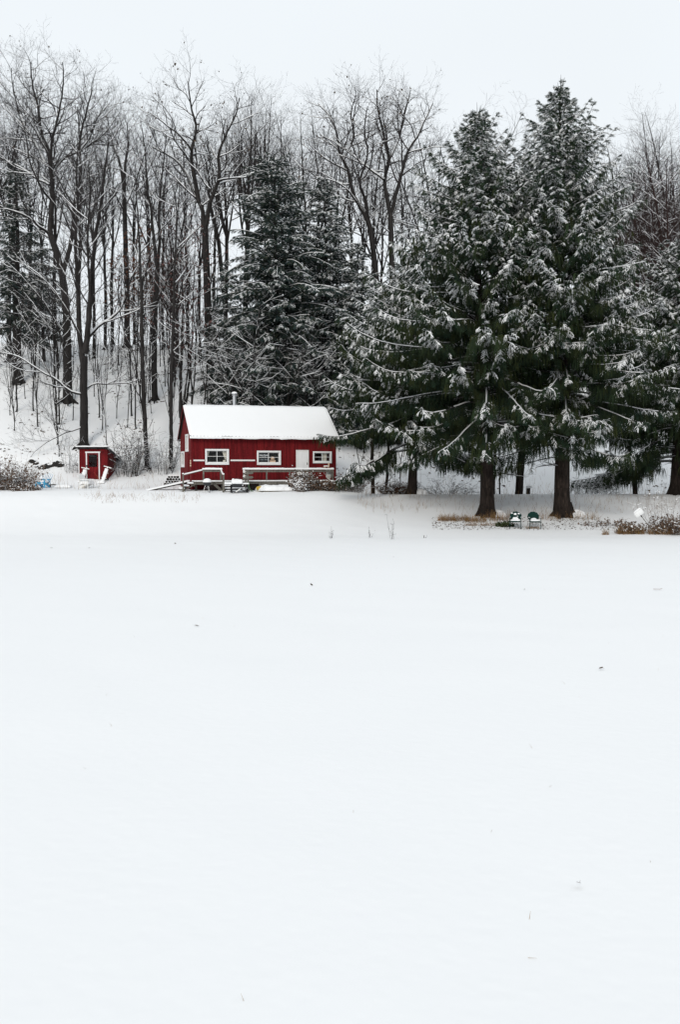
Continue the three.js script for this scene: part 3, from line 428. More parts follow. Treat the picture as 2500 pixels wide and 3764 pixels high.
// ---------------------------------------------------------------- red shed
{
  const SD = 69.4, b = G(290, SD), sh = thing('red_shed', 'small red shed with a white trimmed door and sloping metal roof', 'shed', [b[0], b[1] - 0.02, b[2]], -0.06);
  const SW = 2.02, SZ = 2.0, SH = 2.1, back = 1.62, yTop = (z) => lerp(SH, back, -z / SZ), D0 = 0.58, D1 = 1.4, DH = 1.83;
  const w1 = part(sh, 'wall', [box(0, D0, -0.3, SH, -0.06, 0), box(D1, SW, -0.3, SH, -0.06, 0), box(D0, D1, DH, SH, -0.06, 0), box(D0, D1, -0.3, 0.03, -0.06, 0)], RED[0]);
  const side = (x) => { const g = prism([[0, -0.3], [SZ, -0.3], [SZ, back], [0, SH]], 0, 0.05); g.rotateY(Math.PI / 2); g.translate(x, 0, -0.001); const u = g.attributes.uv; return g; };
  part(sh, 'wall', side(SW - 0.05), RED[1]); part(sh, 'wall', side(0.0), RED[2]); part(sh, 'wall', box(0.05, SW - 0.05, -0.3, back - 0.02, -SZ, -SZ + 0.05), RED[3]);
  part(sh, 'corner_trim', box(-0.035, 0.03, -0.1, SH - 0.02, -0.03, 0.015), M.whitePaint);
  part(sh, 'foundation', box(-0.02, SW + 0.02, -0.35, -0.02, -SZ - 0.02, 0.03), M.darkWood);
  const dr = part(sh, 'door', [box(D0, D0 + 0.12, 0.03, DH, -0.05, -0.012), box(D1 - 0.12, D1, 0.03, DH, -0.05, -0.012), box(D0 + 0.12, D1 - 0.12, 0.03, 0.86, -0.048, -0.016), box(D0 + 0.12, D1 - 0.12, DH - 0.1, DH, -0.05, -0.012)], RED[2]);
  part(dr, 'pane', (() => { const g = new THREE.PlaneGeometry(D1 - D0 - 0.24, DH - 0.96); g.translate((D0 + D1) / 2, (DH - 0.1 + 0.86) / 2, -0.03); return g; })(), M.glass);
  part(sh, 'door_trim', [box(D0 - 0.08, D0, 0, DH, -0.01, 0.022), box(D1, D1 + 0.08, 0, DH, -0.01, 0.022), box(D0 - 0.12, D1 + 0.12, DH, DH + 0.1, -0.01, 0.026)], M.whitePaint);
  part(dr, 'latch', [box(D0 - 0.06, D0 + 0.03, 0.87, 0.99, 0.02, 0.05)], M.black);
  const z0 = 0.3, z1 = -3.3, yR = (z) => SH + 0.05 + z * (SH - back) / SZ * 1.0, rf = [];
  for (const x of [0.02, 0.67, 1.33, 1.97]) rf.push(bar([x, yR(z0 - 0.05) - 0.05, z0 - 0.05], [x, yR(z1 + 0.1) - 0.05, z1 + 0.1], 0.05, 0.09));
  const N = 120, p = [], ix = []; for (let i = 0; i <= N; i++) { const x = lerp(-0.16, SW + 0.12, i / N), q = 0.014 * Math.cos(i * Math.PI / 3); for (const z of [z0, z1]) p.push(x, yR(z) + 0.015 + q, z); }
  for (let i = 0; i < N; i++) ix.push(2 * i, 2 * i + 2, 2 * i + 1, 2 * i + 1, 2 * i + 2, 2 * i + 3); const rg = new THREE.BufferGeometry(); rg.setAttribute('position', new THREE.Float32BufferAttribute(p, 3)); rg.setIndex(ix); rg.computeVertexNormals();
  const roof = part(sh, 'roof', rg, M.roofMetal); for (const g of rf) part(roof, 'rafter', g, M.darkWood);
  const an = Math.atan2(SH - back, SZ), sg = pillow(-0.15, SW + 0.1, -1.86, 1.86, 0.085, 0, 0.02, 0.08, 3); moved(sg, 0, yR((z0 + z1) / 2) + 0.035, (z0 + z1) / 2, 0, 0 - an); part(roof, 'snow', sg, M.snow);
  for (const x of [0.1, SW - 0.1]) part(sh, 'rear_post', box(x - 0.04, x + 0.04, -1.0, yR(z1 + 0.3) - 0.04, z1 + 0.26, z1 + 0.34), M.darkWood);
  part(sh, 'loose_brick', box(SW - 0.3, SW + 0.1, -0.03, 0.06, 0.1, 0.25), M.stone);
  // sleds stood on end against the shed
  const sled = (px, d, lean, label, H0) => {
    const q = G(px, d), s = thing('wooden_sled', label, 'sled', [q[0], q[1] - 0.03, q[2]], lean[1]);
    const rot = (g) => { g.rotateX(-0.3); g.rotateZ(lean[0]); return g; };
    for (const x of [-0.055, 0.055]) part(s, 'slat', rot(box(x - 0.045, x + 0.045, 0.05, H0 * 0.85, 0.0, 0.02)), M.whiteOld);
    part(s, 'slat', rot(box(-0.03, 0.03, 0.1, H0 * 0.97, 0.025, 0.04)), M.whiteOld);
    part(s, 'steering_bar', rot(box(-0.27, 0.27, H0 - 0.05, H0 + 0.01, 0.0, 0.035)), M.whiteOld);
    for (const y of [0.3, 0.62]) part(s, 'crosspiece', rot(box(-0.17, 0.17, H0 * y, H0 * y + 0.05, -0.04, -0.005)), M.whiteOld);
    for (const x of [-1, 1]) part(s, 'runner', rot(pipe([[x * 0.17, 0.0, -0.12], [x * 0.17, H0 * 0.5, -0.13], [x * 0.15, H0 * 0.85, -0.12], [x * 0.07, H0 * 0.98, -0.03]], 0.012)), M.rust);
    const sn = pillow(-0.12, 0.12, -H0 * 0.42, H0 * 0.42, 0.05, 0, 0.05, 0.06, px); sn.rotateX(Math.PI / 2); sn.translate(0, H0 * 0.45, 0.045); part(s, 'snow', rot(sn), M.snow);
    part(s, 'snow', moved(pillow(-0.25, 0.25, -0.2, 0.25, 0.16, 0, 0.15, 0.06, px + 2), 0, 0, 0.08), M.snow);
  };
  sled(300, 68.6, [-0.2, 0.1], 'shorter wooden sled stood on end by the latch side of the shed door', 1.05);
  sled(374, 68.4, [-0.26, -0.1], 'taller wooden sled stood on end against the shed corner past the door hinges', 1.2);
}
// ---------------------------------------------------------------- lawn furniture and tools
function adirondack(pos, turn, m, label, cat = 'chair', cover = 1) {
  const c = thing(m === M.blue ? 'blue_lawn_chair' : 'white_lawn_chair', label, cat, pos, turn);
  for (const s of [-1, 1]) {
    part(c, 'front_leg', box(s * 0.34 - 0.045, s * 0.34 + 0.045, -0.06, 0.56, 0.28, 0.32), m);
    part(c, 'rear_leg', bar([s * 0.29, 0.36, 0.3], [s * 0.29, -0.04, -0.5], 0.035, 0.13), m);
    part(c, 'armrest', box(s * 0.37 - 0.075, s * 0.37 + 0.075, 0.56, 0.585, -0.36, 0.4), m);
    part(c, 'arm_post', bar([s * 0.33, 0.56, -0.3], [s * 0.31, 0.05, -0.38], 0.035, 0.08), m);
    part(c, 'snow', pillow(s * 0.37 - 0.06, s * 0.37 + 0.06, -0.3, 0.3, 0.03, 0.585, 0.03, 0.05, s + 3), M.snow);
  }
  for (let k = 0; k < 5; k++) part(c, 'seat_slat', box(-0.29, 0.29, 0.36 - k * 0.035, 0.385 - k * 0.035, 0.22 - k * 0.11, 0.315 - k * 0.11), m);
  part(c, 'front_apron', box(-0.3, 0.3, 0.25, 0.37, 0.3, 0.325), m);
  for (let k = 0; k < 7; k++) { const x = (k - 3) * 0.083, f = (k - 3) * 0.055, h = 0.98 - 0.013 * (k - 3) ** 2; part(c, 'back_slat', bar([x, 0.2, -0.18], [x + f, h, -0.48], 0.066, 0.018), m); part(c, 'snow', bar([x + f * 0.45, 0.45 * h + 0.16, -0.285], [x + f * 0.98, h - 0.01, -0.452], 0.06, 0.02), M.snow); }
  part(c, 'back_rail', box(-0.3, 0.3, 0.52, 0.57, -0.36, -0.33), m);
  part(c, 'snow', moved(pillow(-0.28, 0.28, -0.3, 0.3, 0.12, 0, 0.1, 0.05, 3), 0, 0.33, 0.03, 0, 0.25), M.snow);
  if (cover > 1) part(c, 'snow', moved(pillow(-0.36, 0.36, -0.34, 0.36, 0.3, 0, 0.22, 0.06, 5), 0, 0.3, 0), M.snow);
  return c;
}
adirondack(G(157, 66.2), -0.35, M.blue, 'bright blue slatted lawn chair in the open snow beside the brown bramble');
adirondack(G(72, 67.2), 0.3, M.blue, 'blue slatted lawn chair half hidden behind the brown bramble');
adirondack(G(318, 66), 1.25, M.whiteOld, 'white slatted lawn chair nearly lost in snow before the red shed', 'chair', 2);
{ // fallen stick and red-ended thing between chairs
  const a = G(178, 66.4), b = G(206, 66.6), k = thing('fallen_pole', 'dark pole lying in the snow between the blue and white lawn chairs', 'pole', [a[0], a[1], a[2]]);
  const w = new Wood(); const pts = [V(0, 0.16, 0), V(0.15, 0.17, 0), V(0.3, 0.19, 0), V(b[0] - a[0], 0.17, b[2] - a[2])]; w.tube(pts, [0.035, 0.04, 0.035, 0.03], 6); part(k, 'shaft', w.geo(), M.bark);
  part(k, 'support', rod([0.1, -0.1, 0], [0.1, 0.17, 0], 0.03), M.bark); part(k, 'red_end', moved(new THREE.SphereGeometry(0.12, 12, 8), b[0] - a[0] + 0.1, 0.08, b[2] - a[2], 0), mat([0.2, 0.01, 0.015], 0.6)); part(k, 'snow', moved(pillow(-0.5, 0.6, -0.4, 0.4, 0.2, 0, 0.3, 0.08, 2), 0.9, 0, 0), M.snow);
}
function shellChair(pos, turn, label, patch) {
  const c = thing('green_metal_chair', label, 'chair', pos, turn);
  const sh = new THREE.Shape(); const N = 60; for (let i = 0; i <= N; i++) { const a = Math.PI * (-0.16 + 1.32 * i / N), r = 0.27 + 0.02 * Math.abs(Math.sin(a * 5.5)), x = Math.cos(a) * r * 1.08, y = 0.64 + Math.sin(a) * r * 0.92; i ? sh.lineTo(x, y) : sh.moveTo(x, y); } sh.lineTo(-0.15, 0.42); sh.lineTo(0.15, 0.42); sh.closePath();
  const g = new THREE.ExtrudeGeometry(sh, { depth: 0.012, bevelEnabled: true, bevelSize: 0.006, bevelThickness: 0.006, bevelSegments: 1 }); g.translate(0, -0.42, 0); g.rotateX(-0.24); g.translate(0, 0.42, -0.2); part(c, 'backrest', g, M.green);
  for (let k = -3; k <= 3; k++) part(c, 'rib', (() => { const q = bar([k * 0.03, 0.02, 0.02], [k * 0.075, 0.38 - Math.abs(k) * 0.03, 0.02], 0.012, 0.012); q.rotateX(-0.24); q.translate(0, 0.42, -0.2); return q; })(), M.green);
  part(c, 'seat', box(-0.25, 0.25, 0.385, 0.42, -0.22, 0.25), M.green); part(c, 'seat_lip', box(-0.25, 0.25, 0.345, 0.42, 0.25, 0.27), M.green);
  for (const s of [-1, 1]) part(c, 'arm_frame', pipe([[s * 0.25, 0.01, -0.28], [s * 0.28, 0.0, 0.1], [s * 0.29, 0.02, 0.27], [s * 0.29, 0.3, 0.29], [s * 0.29, 0.55, 0.27], [s * 0.285, 0.585, 0.18], [s * 0.275, 0.585, -0.05], [s * 0.24, 0.56, -0.23]], 0.017, 48, 8), M.green);
  part(c, 'cross_bar', rod([-0.25, 0.012, -0.28], [0.25, 0.012, -0.28], 0.015), M.green); part(c, 'seat_rail', rod([-0.29, 0.37, 0.22], [0.29, 0.37, 0.22], 0.015), M.green);
  part(c, 'snow', pillow(-0.24, 0.24, -0.2, 0.26, 0.075, 0.42, 0.06, 0.04, pos[0]), M.snow); part(c, 'snow', moved(pillow(-0.17, 0.17, -0.1, 0.12, 0.15, 0.42, 0.1, 0.04, pos[0] + 2), 0, 0.02, -0.13), M.snow);
  for (const s of [-1, 1]) part(c, 'snow', pillow(s * 0.28 - 0.02, s * 0.28 + 0.02, -0.1, 0.2, 0.025, 0.6, 0.015, 0.04, s), M.snow);
  for (const [x, y, w] of patch) { const q = pillow(-w, w, -w * 0.7, w * 0.7, 0.025, 0, 0.03, 0.025, x * 9); q.rotateX(Math.PI / 2 - 0.24); q.translate(x, y + 0.42, -0.2 - y * 0.24 + 0.022); part(c, 'snow', q, M.snow); }
}
shellChair(G(1897, 52.4, 0.02), -0.2, 'green metal shell back chair with snow patches stuck to its back', [[-0.02, 0.33, 0.07], [0.16, 0.36, 0.05], [-0.2, 0.38, 0.045], [0.1, 0.22, 0.03]]);
shellChair(G(1966, 52.4, 0.02), 0.03, 'green metal shell back chair with a clean back and snowy seat', []);
{ // snow shovel stuck in the ground, blade up
  const b = G(2414, 50.2), k = thing('snow_shovel', 'white snow shovel leaning with its handle stuck in the ground by the bushes', 'shovel', b);
  const g = (q) => { q.rotateZ(0.66); return q; };
  part(k, 'handle', g(rod([0, -0.15, 0], [0, 1.28, 0], 0.019, 0.019, 10)), M.greyWood); part(k, 'socket', g(rod([0, 1.15, 0], [0, 1.4, 0], 0.03, 0.024, 10)), M.blackMatt);
  const p = [], ix = []; for (let j = 0; j <= 8; j++) for (let i = 0; i <= 10; i++) { const u = i / 10 * 2 - 1, v = j / 8; p.push(u * 0.21, 1.25 + v * 0.3, 0.05 - 0.1 * (u * u) * 0.4 - 0.12 * (v - 0.5) ** 2); } for (let j = 0; j < 8; j++) for (let i = 0; i < 10; i++) { const a = j * 11 + i; ix.push(a, a + 1, a + 11, a + 1, a + 12, a + 11); }
  const q = new THREE.BufferGeometry(); q.setAttribute('position', new THREE.Float32BufferAttribute(p, 3)); q.setIndex(ix); q.computeVertexNormals(); part(k, 'blade', g(q), M.whitePaint);
  part(k, 'blade_rim', g(new THREE.TubeGeometry(new THREE.CatmullRomCurve3([V(-0.21, 1.25, 0.0), V(-0.21, 1.55, 0.0), V(0.21, 1.55, 0.0), V(0.21, 1.25, 0.0)], false, 'catmullrom', 0.05), 40, 0.012, 6)), M.whitePaint);
  const sn = pillow(-0.2, 0.2, -0.05, 0.05, 0.05, 0, 0.03, 0.04, 2); sn.translate(0, 1.55, 0); part(k, 'snow', g(sn), M.snow);
}
{ // low stump-like feeder behind the terrace, wood pile, drum, rocks
  const f = thing('snow_capped_stump', 'small stump with a cap of snow standing between the two spruce trunks', 'stump', G(1943, 62.6, 0.1));
  const w = new Wood(); w.tube([V(0, -0.1, 0), V(0, 0.25, 0), V(0.01, 0.5, 0)], [0.15, 0.12, 0.12], 10); part(f, 'trunk', w.geo(), M.bark); part(f, 'snow', moved(pillow(-0.17, 0.17, -0.17, 0.17, 0.16, 0, 0.12, 0.05, 4), 0.02, 0.49, 0), M.snow);
  const d = thing('rusty_barrel', 'rusty barrel with snow on top in the brush beyond the cabin', 'barrel', G(1472, 64.5, 0.1), 0.4);
  part(d, 'drum', lathe([[0, 0], [0.4, 0], [0.41, 0.02], [0.4, 0.3], [0.42, 0.32], [0.4, 0.34], [0.4, 0.66], [0.41, 0.7], [0, 0.7]], 20), M.rust); part(d, 'snow', pillow(-0.38, 0.38, -0.38, 0.38, 0.14, 0.69, 0.22, 0.07, 3), M.snow);
  const wp = thing('wood_pile', 'stack of split firewood beside the gable of the red cabin', 'wood pile', G(645, 67.8, 0.05), 0.2);
  for (let r = 0; r < 4; r++) for (let c = 0; c < 7 - r; c++) { const s = rr(0.075, 0.1); part(wp, 'log', moved(new THREE.CylinderGeometry(s, s, 0.5, 7), -0.6 + c * 0.19 + r * 0.09 - 0.1, 0.08 + r * 0.165, 0, 0, Math.PI / 2), r % 2 ? M.barkBrown : M.bark); } part(wp, 'snow', moved(pillow(-0.45, 0.4, -0.25, 0.25, 0.1, 0, 0.1, 0.07, 8), -0.05, 0.64, 0), M.snow);
  reseed(77);
  const rock = (px, d, s, label) => { const o = thing('field_stone', label, 'stone', G(px, d, s * 0.25), rr(0, 6), 'dark stones at the foot of the hillside'); const g = new THREE.IcosahedronGeometry(s, 3), p = g.attributes.position; for (let i = 0; i < p.count; i++) { const v = V(p.getX(i), p.getY(i), p.getZ(i)), k = 0.7 + 0.6 * fbm(v.x * 3 / s + px, v.y * 3 / s + v.z * 2 / s, 3); p.setXYZ(i, v.x * k * 1.2, v.y * k * 0.75, v.z * k); } g.computeVertexNormals(); part(o, 'stone', g, M.stone); part(o, 'snow', moved(pillow(-s * 0.75, s * 0.75, -s * 0.6, s * 0.6, s * 0.35, 0, s * 0.4, s / 6, px), 0, s * 0.42, -s * 0.2), M.snow); };
  for (const [px, d, s] of [[150, 71.6, 0.3], [165, 71.5, 0.25], [180, 71.7, 0.34], [192, 71.8, 0.28], [210, 71.9, 0.36], [222, 71.8, 0.3], [118, 72.2, 0.25], [133, 72, 0.22]]) rock(px, d, s, 'dark stone half under snow at the foot of the slope');
}

// ---------------------------------------------------------------- bare trees
const UP = V(0, 1, 0);
function perp(t) { const a = Math.abs(t.y) < 0.9 ? V(0, 1, 0) : V(1, 0, 0); return a.cross(t).normalize(); }
function limbPath(start, dir, len, n, wig, up) { const pts = [start.clone()], d = dir.clone(), p = start.clone(), st = len / n; for (let i = 0; i < n; i++) { d.x += rr(-wig, wig); d.y += rr(-wig, wig) + up; d.z += rr(-wig, wig); d.normalize(); p.addScaledVector(d, st); pts.push(p.clone()); } return pts; }
const LV = [ // children of stems, limbs, branches, twigs
  { den: 1.5, len: [2.3, 4.6], seg: 6, sides: 4, r: [0.02, 0.06], snow: 0.03, ang: [0.6, 1.15] },
  { den: 2.4, len: [0.9, 2.2], seg: 4, sides: 3, r: [0.015, 0.027], snow: 0.018, ang: [0.5, 1.05] },
  { den: 2.7, len: [0.45, 1.05], seg: 2, sides: 3, r: [0.012, 0.015], snow: 0.01, ang: [0.4, 1.0] },
  { den: 1.9, len: [0.28, 0.65], seg: 1, sides: 3, r: [0.0105, 0.0115], snow: 0, ang: [0.35, 0.9] },
];
function branchOut(T, pts, rads, lv, o, from = 0.15) { // from: share of the parent left bare
  const L = LV[lv]; if (!L) return; let len = 0; const cum = [0]; for (let i = 1; i < pts.length; i++) { len += pts[i].distanceTo(pts[i - 1]); cum.push(len); }
  const n = Math.max(lv ? 2 : 3, Math.round(len * L.den * (o.den ?? 1) * (lv === 3 ? (o.fine ?? 1) : 1))); let az = rnd() * 6.28;
  for (let c = 0; c < n; c++) {
    const t = from + (1 - from) * (c + rnd() * 0.8) / n, at = Math.min(t, 0.999) * len; let i = 1; while (cum[i] < at) i++;
    const f = (at - cum[i - 1]) / (cum[i] - cum[i - 1]), p = pts[i - 1].clone().lerp(pts[i], f), tan = pts[i].clone().sub(pts[i - 1]).normalize(), pr = lerp(rads[i - 1], rads[i], f);
    az += 2.4 + rr(-0.5, 0.5); const a = perp(tan), b = a.clone().cross(tan), an = rr(...L.ang) * (o.ang ?? 1);
    const d = tan.clone().multiplyScalar(Math.cos(an)).addScaledVector(a, Math.cos(az) * Math.sin(an)).addScaledVector(b, Math.sin(az) * Math.sin(an)); if (d.y < -0.3) d.y *= -0.4; d.normalize();
    const l = rr(...L.len) * (o.len ?? 1) * (lv ? 1 : (1.15 - 0.65 * t)) , r0 = Math.min(pr * 0.62, lerp(L.r[0], L.r[1], clamp(l / L.len[1], 0, 1)) * (o.rad ?? 1));
    const cp = limbPath(p, d, l, L.seg, (o.wig ?? 0.2) * (lv === 0 ? 1 : 0.8), o.up ?? 0.05), cr = cp.map((_, k) => lerp(r0, Math.max(0.004, r0 * 0.35), k / (cp.length - 1)));
    T.wood.tube(cp, cr, L.sides); T.ends.push(cp[cp.length - 1]);
    if (L.snow && rnd() < (o.snow ?? [0.75, 0.2, 0][lv])) T.snow.strip(cp, cr, L.snow + r0 * 0.35, 0.5, 0.003);
    branchOut(T, cp, cr, lv + 1, o, 0.2);
  }
}
function smoothPath(pts, step, wig) { const c = new THREE.CatmullRomCurve3(pts, false, 'centripetal'), n = Math.max(3, Math.round(c.getLength() / step)), q = c.getSpacedPoints(n); for (let i = 1; i < q.length - 1; i++) { q[i].x += rr(-wig, wig); q[i].y += rr(-wig, wig); q[i].z += rr(-wig, wig); } return q; }
function finishTree(t, T, stemMat, leaf) {
  part(t, 'trunk', T.trunk.geo(), stemMat); part(t, 'crown', T.wood.geo(), T.twigMat ?? M.twig); part(t, 'snow', T.snow.geo(), M.snow).userData.kind = 'stuff';
  if (leaf) { const ms = [], g = new THREE.PlaneGeometry(0.1, 0.13); for (let i = 0; i < leaf.n; i++) { const e = T.ends[Math.floor(rnd() * T.ends.length)]; if (leaf.ok && !leaf.ok(e)) continue; const q = new THREE.Quaternion().setFromEuler(new THREE.Euler(rr(0, 6), rr(0, 6), rr(0, 6))), s = rr(0.6, 1.3); ms.push(new THREE.Matrix4().compose(V(e.x + rr(-0.1, 0.1), e.y + rr(-0.15, 0.05), e.z + rr(-0.1, 0.1)), q, V(s, s, s))); } if (ms.length) inst(t, 'dead_leaves', g, leaf.mat, ms); }
}
const newT = () => ({ trunk: new Wood(), wood: new Wood(), snow: new Wood(), ends: [] });
function flare(T, r) { // root flare at the foot
  for (let k = 0; k < 5; k++) { const a = k * 1.257 + rr(-0.3, 0.3), l = r * rr(1.6, 2.6); T.trunk.tube([V(Math.cos(a) * r * 0.35, r * 1.7, Math.sin(a) * r * 0.35), V(Math.cos(a) * r * 0.8, r * 0.6, Math.sin(a) * r * 0.8), V(Math.cos(a) * l, -0.12, Math.sin(a) * l), V(Math.cos(a) * l * 1.2, -0.35, Math.sin(a) * l * 1.2)], [r * 0.5, r * 0.42, r * 0.25, r * 0.15], 6); }
}
function tracedTree(name, label, D, basePx, stems, o = {}) { // stems: [r0, r1, [px, py, depth offset]...] measured on the photograph at the tree's distance
  reseed(o.seed ?? basePx); const b = G(basePx, D), t = thing(name, label, 'tree', b), B = V(...b), T = newT(); T.twigMat = o.twig;
  stems.forEach((s, k) => {
    let pts = s.slice(2).map(([x, y, dz = 0]) => PT(x, y, D + dz).sub(B)); if (k === 0) { pts[0] = V(0, -0.4, 0); pts = pts.filter((p, i) => !i || p.y > 0.6); }
    const q = smoothPath(pts, 0.55, k ? 0.035 : 0.02), n = q.length - 1, rad = q.map((_, i) => lerp(s[0], s[1], Math.pow(i / n, 0.9)) * (k === 0 && i < 2 ? 1.12 - 0.06 * i : 1));
    T.trunk.tube(q, rad, s[0] > 0.15 ? 9 : 6); T.snow.strip(q, rad, 0.05, 0.4, 0.005);
    branchOut(T, q, rad, 0, { ...o, den: (o.den ?? 1) * (k === 0 ? (o.trunkDen ?? 0.25) : 1) }, k === 0 ? (o.from ?? 0.5) : 0.22);
    T.ends.push(q[n]);
  });
  flare(T, stems[0][0]); finishTree(t, T, o.bark ?? M.bark, o.leaf); return t;
}
function fanTree(name, label, pos, hgt, o = {}, group) { // straight-boled maple with ascending limbs
  reseed(o.seed ?? 5); const t = thing(name, label, 'tree', pos, 0, group), T = newT(), r = o.r ?? 0.22; T.twigMat = o.twig; const fork = hgt * (o.fork ?? 0.42);
  const tp = smoothPath([V(0, -0.4, 0), V(rr(-0.15, 0.15), fork * 0.5, rr(-0.15, 0.15)), V(rr(-0.3, 0.3), fork, rr(-0.3, 0.3))], 1, 0.03), tr = tp.map((_, i) => lerp(r, r * 0.72, i / (tp.length - 1))); T.trunk.tube(tp, tr, 8); const top = tp[tp.length - 1];
  branchOut(T, tp, tr, 0, { ...o, den: (o.den ?? 1) * 0.22, len: (o.len ?? 1) * 0.8 }, 0.35);
  const n = o.stems ?? 5; for (let k = 0; k < n; k++) { const a = k / n * 6.28 + rr(-0.4, 0.4), sp = k === 0 ? 0.04 : rr(0.14, 0.3) * (o.spread ?? 1), l = (hgt - fork) * (k === 0 ? 1 : rr(0.72, 0.97)), st = k === 0 ? top : tp[Math.max(1, tp.length - 1 - Math.floor(rr(0, 2.6)))];
    const q = limbPath(st, V(Math.cos(a) * sp, 1, Math.sin(a) * sp).normalize(), l, Math.round(l / 0.9), 0.07, 0.03), rd = q.map((_, i) => lerp(r * (k === 0 ? 0.68 : 0.45), 0.016, i / (q.length - 1))); T.trunk.tube(q, rd, 6); T.snow.strip(q, rd, 0.03, 0.45, 0.004); branchOut(T, q, rd, 0, o, 0.18); T.ends.push(q[q.length - 1]); }
  flare(T, r); finishTree(t, T, o.bark ?? M.bark, o.leaf); return t;
}
const oakLeaf = (n) => ({ n, mat: M.litter });
tracedTree('oak_tree', 'massive spreading oak on the hillside, its wide crown overhanging the red shed', 82, 252, [
  [0.4, 0.26, [250, 1490, 0], [246, 1300, 0], [243, 1150, 0.2], [230, 1030, 0.3], [212, 945, 0.4], [185, 865, 0.3]],
  [0.23, 0.05, [185, 865, 0.3], [184, 820, 0.3], [192, 740, 0.5], [188, 650, 0.6], [176, 560, 0.8], [150, 480, 1.2], [140, 400, 1.5], [118, 310, 1.6], [112, 230, 1.7]],
  [0.16, 0.035, [190, 700, 0.5], [187, 610, 0.2], [190, 520, -0.3], [207, 450, -0.6], [222, 380, -0.8], [232, 290, -1], [228, 230, -1]],
  [0.2, 0.05, [226, 1010, 0.3], [262, 880, -0.4], [272, 760, -0.8], [298, 640, -1], [290, 540, -1.2], [312, 430, -1.4], [338, 330, -1.5]],
  [0.12, 0.03, [190, 650, 0.5], [225, 590, 1], [290, 555, 1.6], [350, 520, 2], [400, 470, 2.4], [432, 420, 2.6]],
  [0.13, 0.04, [180, 860, 0.3], [140, 830, -0.5], [90, 790, -1], [40, 775, -1.5], [-20, 750, -2]],
  [0.12, 0.04, [180, 680, 0.5], [140, 660, 1.2], [80, 620, 2], [20, 590, 2.5], [-40, 560, 3]],
  [0.11, 0.03, [165, 600, 0.9], [130, 530, 2], [80, 440, 3], [50, 340, 3.5], [40, 250, 3.8]],
  [0.1, 0.03, [190, 740, 0.5], [150, 690, -1], [110, 600, -2], [95, 500, -2.6], [60, 400, -3]],
  [0.1, 0.03, [290, 560, -1.2], [330, 500, -0.5], [360, 430, 0], [400, 380, 0.4]],
  [0.09, 0.03, [245, 1320, 0], [210, 1200, -1], [150, 1100, -2], [90, 1030, -3], [20, 960, -4]],
], { seed: 3, wig: 0.28, leaf: oakLeaf(160), den: 1.0, rad: 1.5, fine: 0.4 });
tracedTree('maple_tree', 'tall many stemmed maple rising directly behind the red shed', 74, 309, [
  [0.33, 0.27, [309, 1645], [308, 1500], [306, 1380], [308, 1310]],
  [0.22, 0.05, [304, 1330], [292, 1230], [288, 1120], [282, 1000, 0.5], [276, 880, 0.8], [285, 760, 1], [280, 640, 1.2], [286, 540, 1.4]],
  [0.24, 0.05, [312, 1300], [325, 1190, -0.3], [333, 1080, -0.5], [342, 960, -0.7], [352, 850, -0.9], [372, 740, -1], [385, 620, -1.2], [400, 520, -1.3]],
  [0.13, 0.03, [322, 1240], [360, 1200, 0.5], [420, 1160, 1.2], [460, 1100, 1.6], [478, 1030, 2], [520, 950, 2.4]],
  [0.12, 0.03, [330, 1110, -0.5], [325, 980, -1.2], [322, 850, -1.8], [330, 720, -2.2], [325, 600, -2.5]],
  [0.1, 0.025, [310, 1450], [260, 1440, -0.6], [210, 1400, -1.2], [140, 1360, -1.8], [60, 1310, -2.2], [-20, 1290, -2.6]],
  [0.07, 0.025, [312, 1430], [350, 1410, 0.6], [400, 1412, 1], [480, 1405, 1.4], [540, 1380, 1.6]],
  [0.06, 0.02, [312, 1560], [290, 1575, -0.3], [230, 1595, -0.8], [150, 1640, -1.2], [110, 1680, -1.5]],
  [0.09, 0.02, [300, 1250], [250, 1150, -0.8], [190, 1060, -1.5], [130, 1000, -2], [60, 960, -2.4]],
], { seed: 5, wig: 0.13, up: 0.1, den: 0.9, ang: 0.85 });
tracedTree('oak_tree', 'forked oak behind the left end of the cabin with a few leaves at its top', 80, 778, [
  [0.36, 0.27, [778, 1510], [770, 1300], [762, 1080], [756, 930], [752, 830]],
  [0.2, 0.05, [750, 850], [742, 765, 0.3], [718, 720, 0.6], [692, 655, 1], [655, 596, 1.4], [600, 562, 1.8], [560, 540, 2]],
  [0.2, 0.04, [730, 745, 0.3], [712, 640, 0], [703, 550, -0.3], [722, 467, -0.6], [708, 420, -0.8], [695, 350, -1], [692, 300, -1.1]],
  [0.1, 0.03, [706, 560, -0.3], [680, 520, -0.8], [640, 480, -1.2], [590, 445, -1.6], [550, 415, -2]],
  [0.2, 0.04, [756, 830], [776, 735, -0.5], [806, 655, -1], [804, 570, -1.3], [832, 492, -1.6], [866, 420, -1.9], [880, 360, -2]],
  [0.09, 0.03, [800, 665, -1], [850, 655, -1.5], [910, 650, -2], [960, 620, -2.4]],
], { seed: 17, wig: 0.28, leaf: { n: 300, mat: M.litter }, den: 0.85, rad: 1.5, fine: 0.4 });
tracedTree('oak_tree', 'slender leaning oak stem beside the forked oak behind the cabin', 82, 850, [
  [0.24, 0.16, [850, 1510], [828, 1150], [815, 1000], [803, 890]], [0.15, 0.04, [803, 890], [785, 800, 0.5], [770, 730, 0.8], [765, 640, 1.2], [745, 560, 1.5]], [0.08, 0.03, [800, 880], [830, 790, -0.5], [850, 700, -1], [880, 620, -1.4]],
], { seed: 19, wig: 0.24, den: 0.7 });
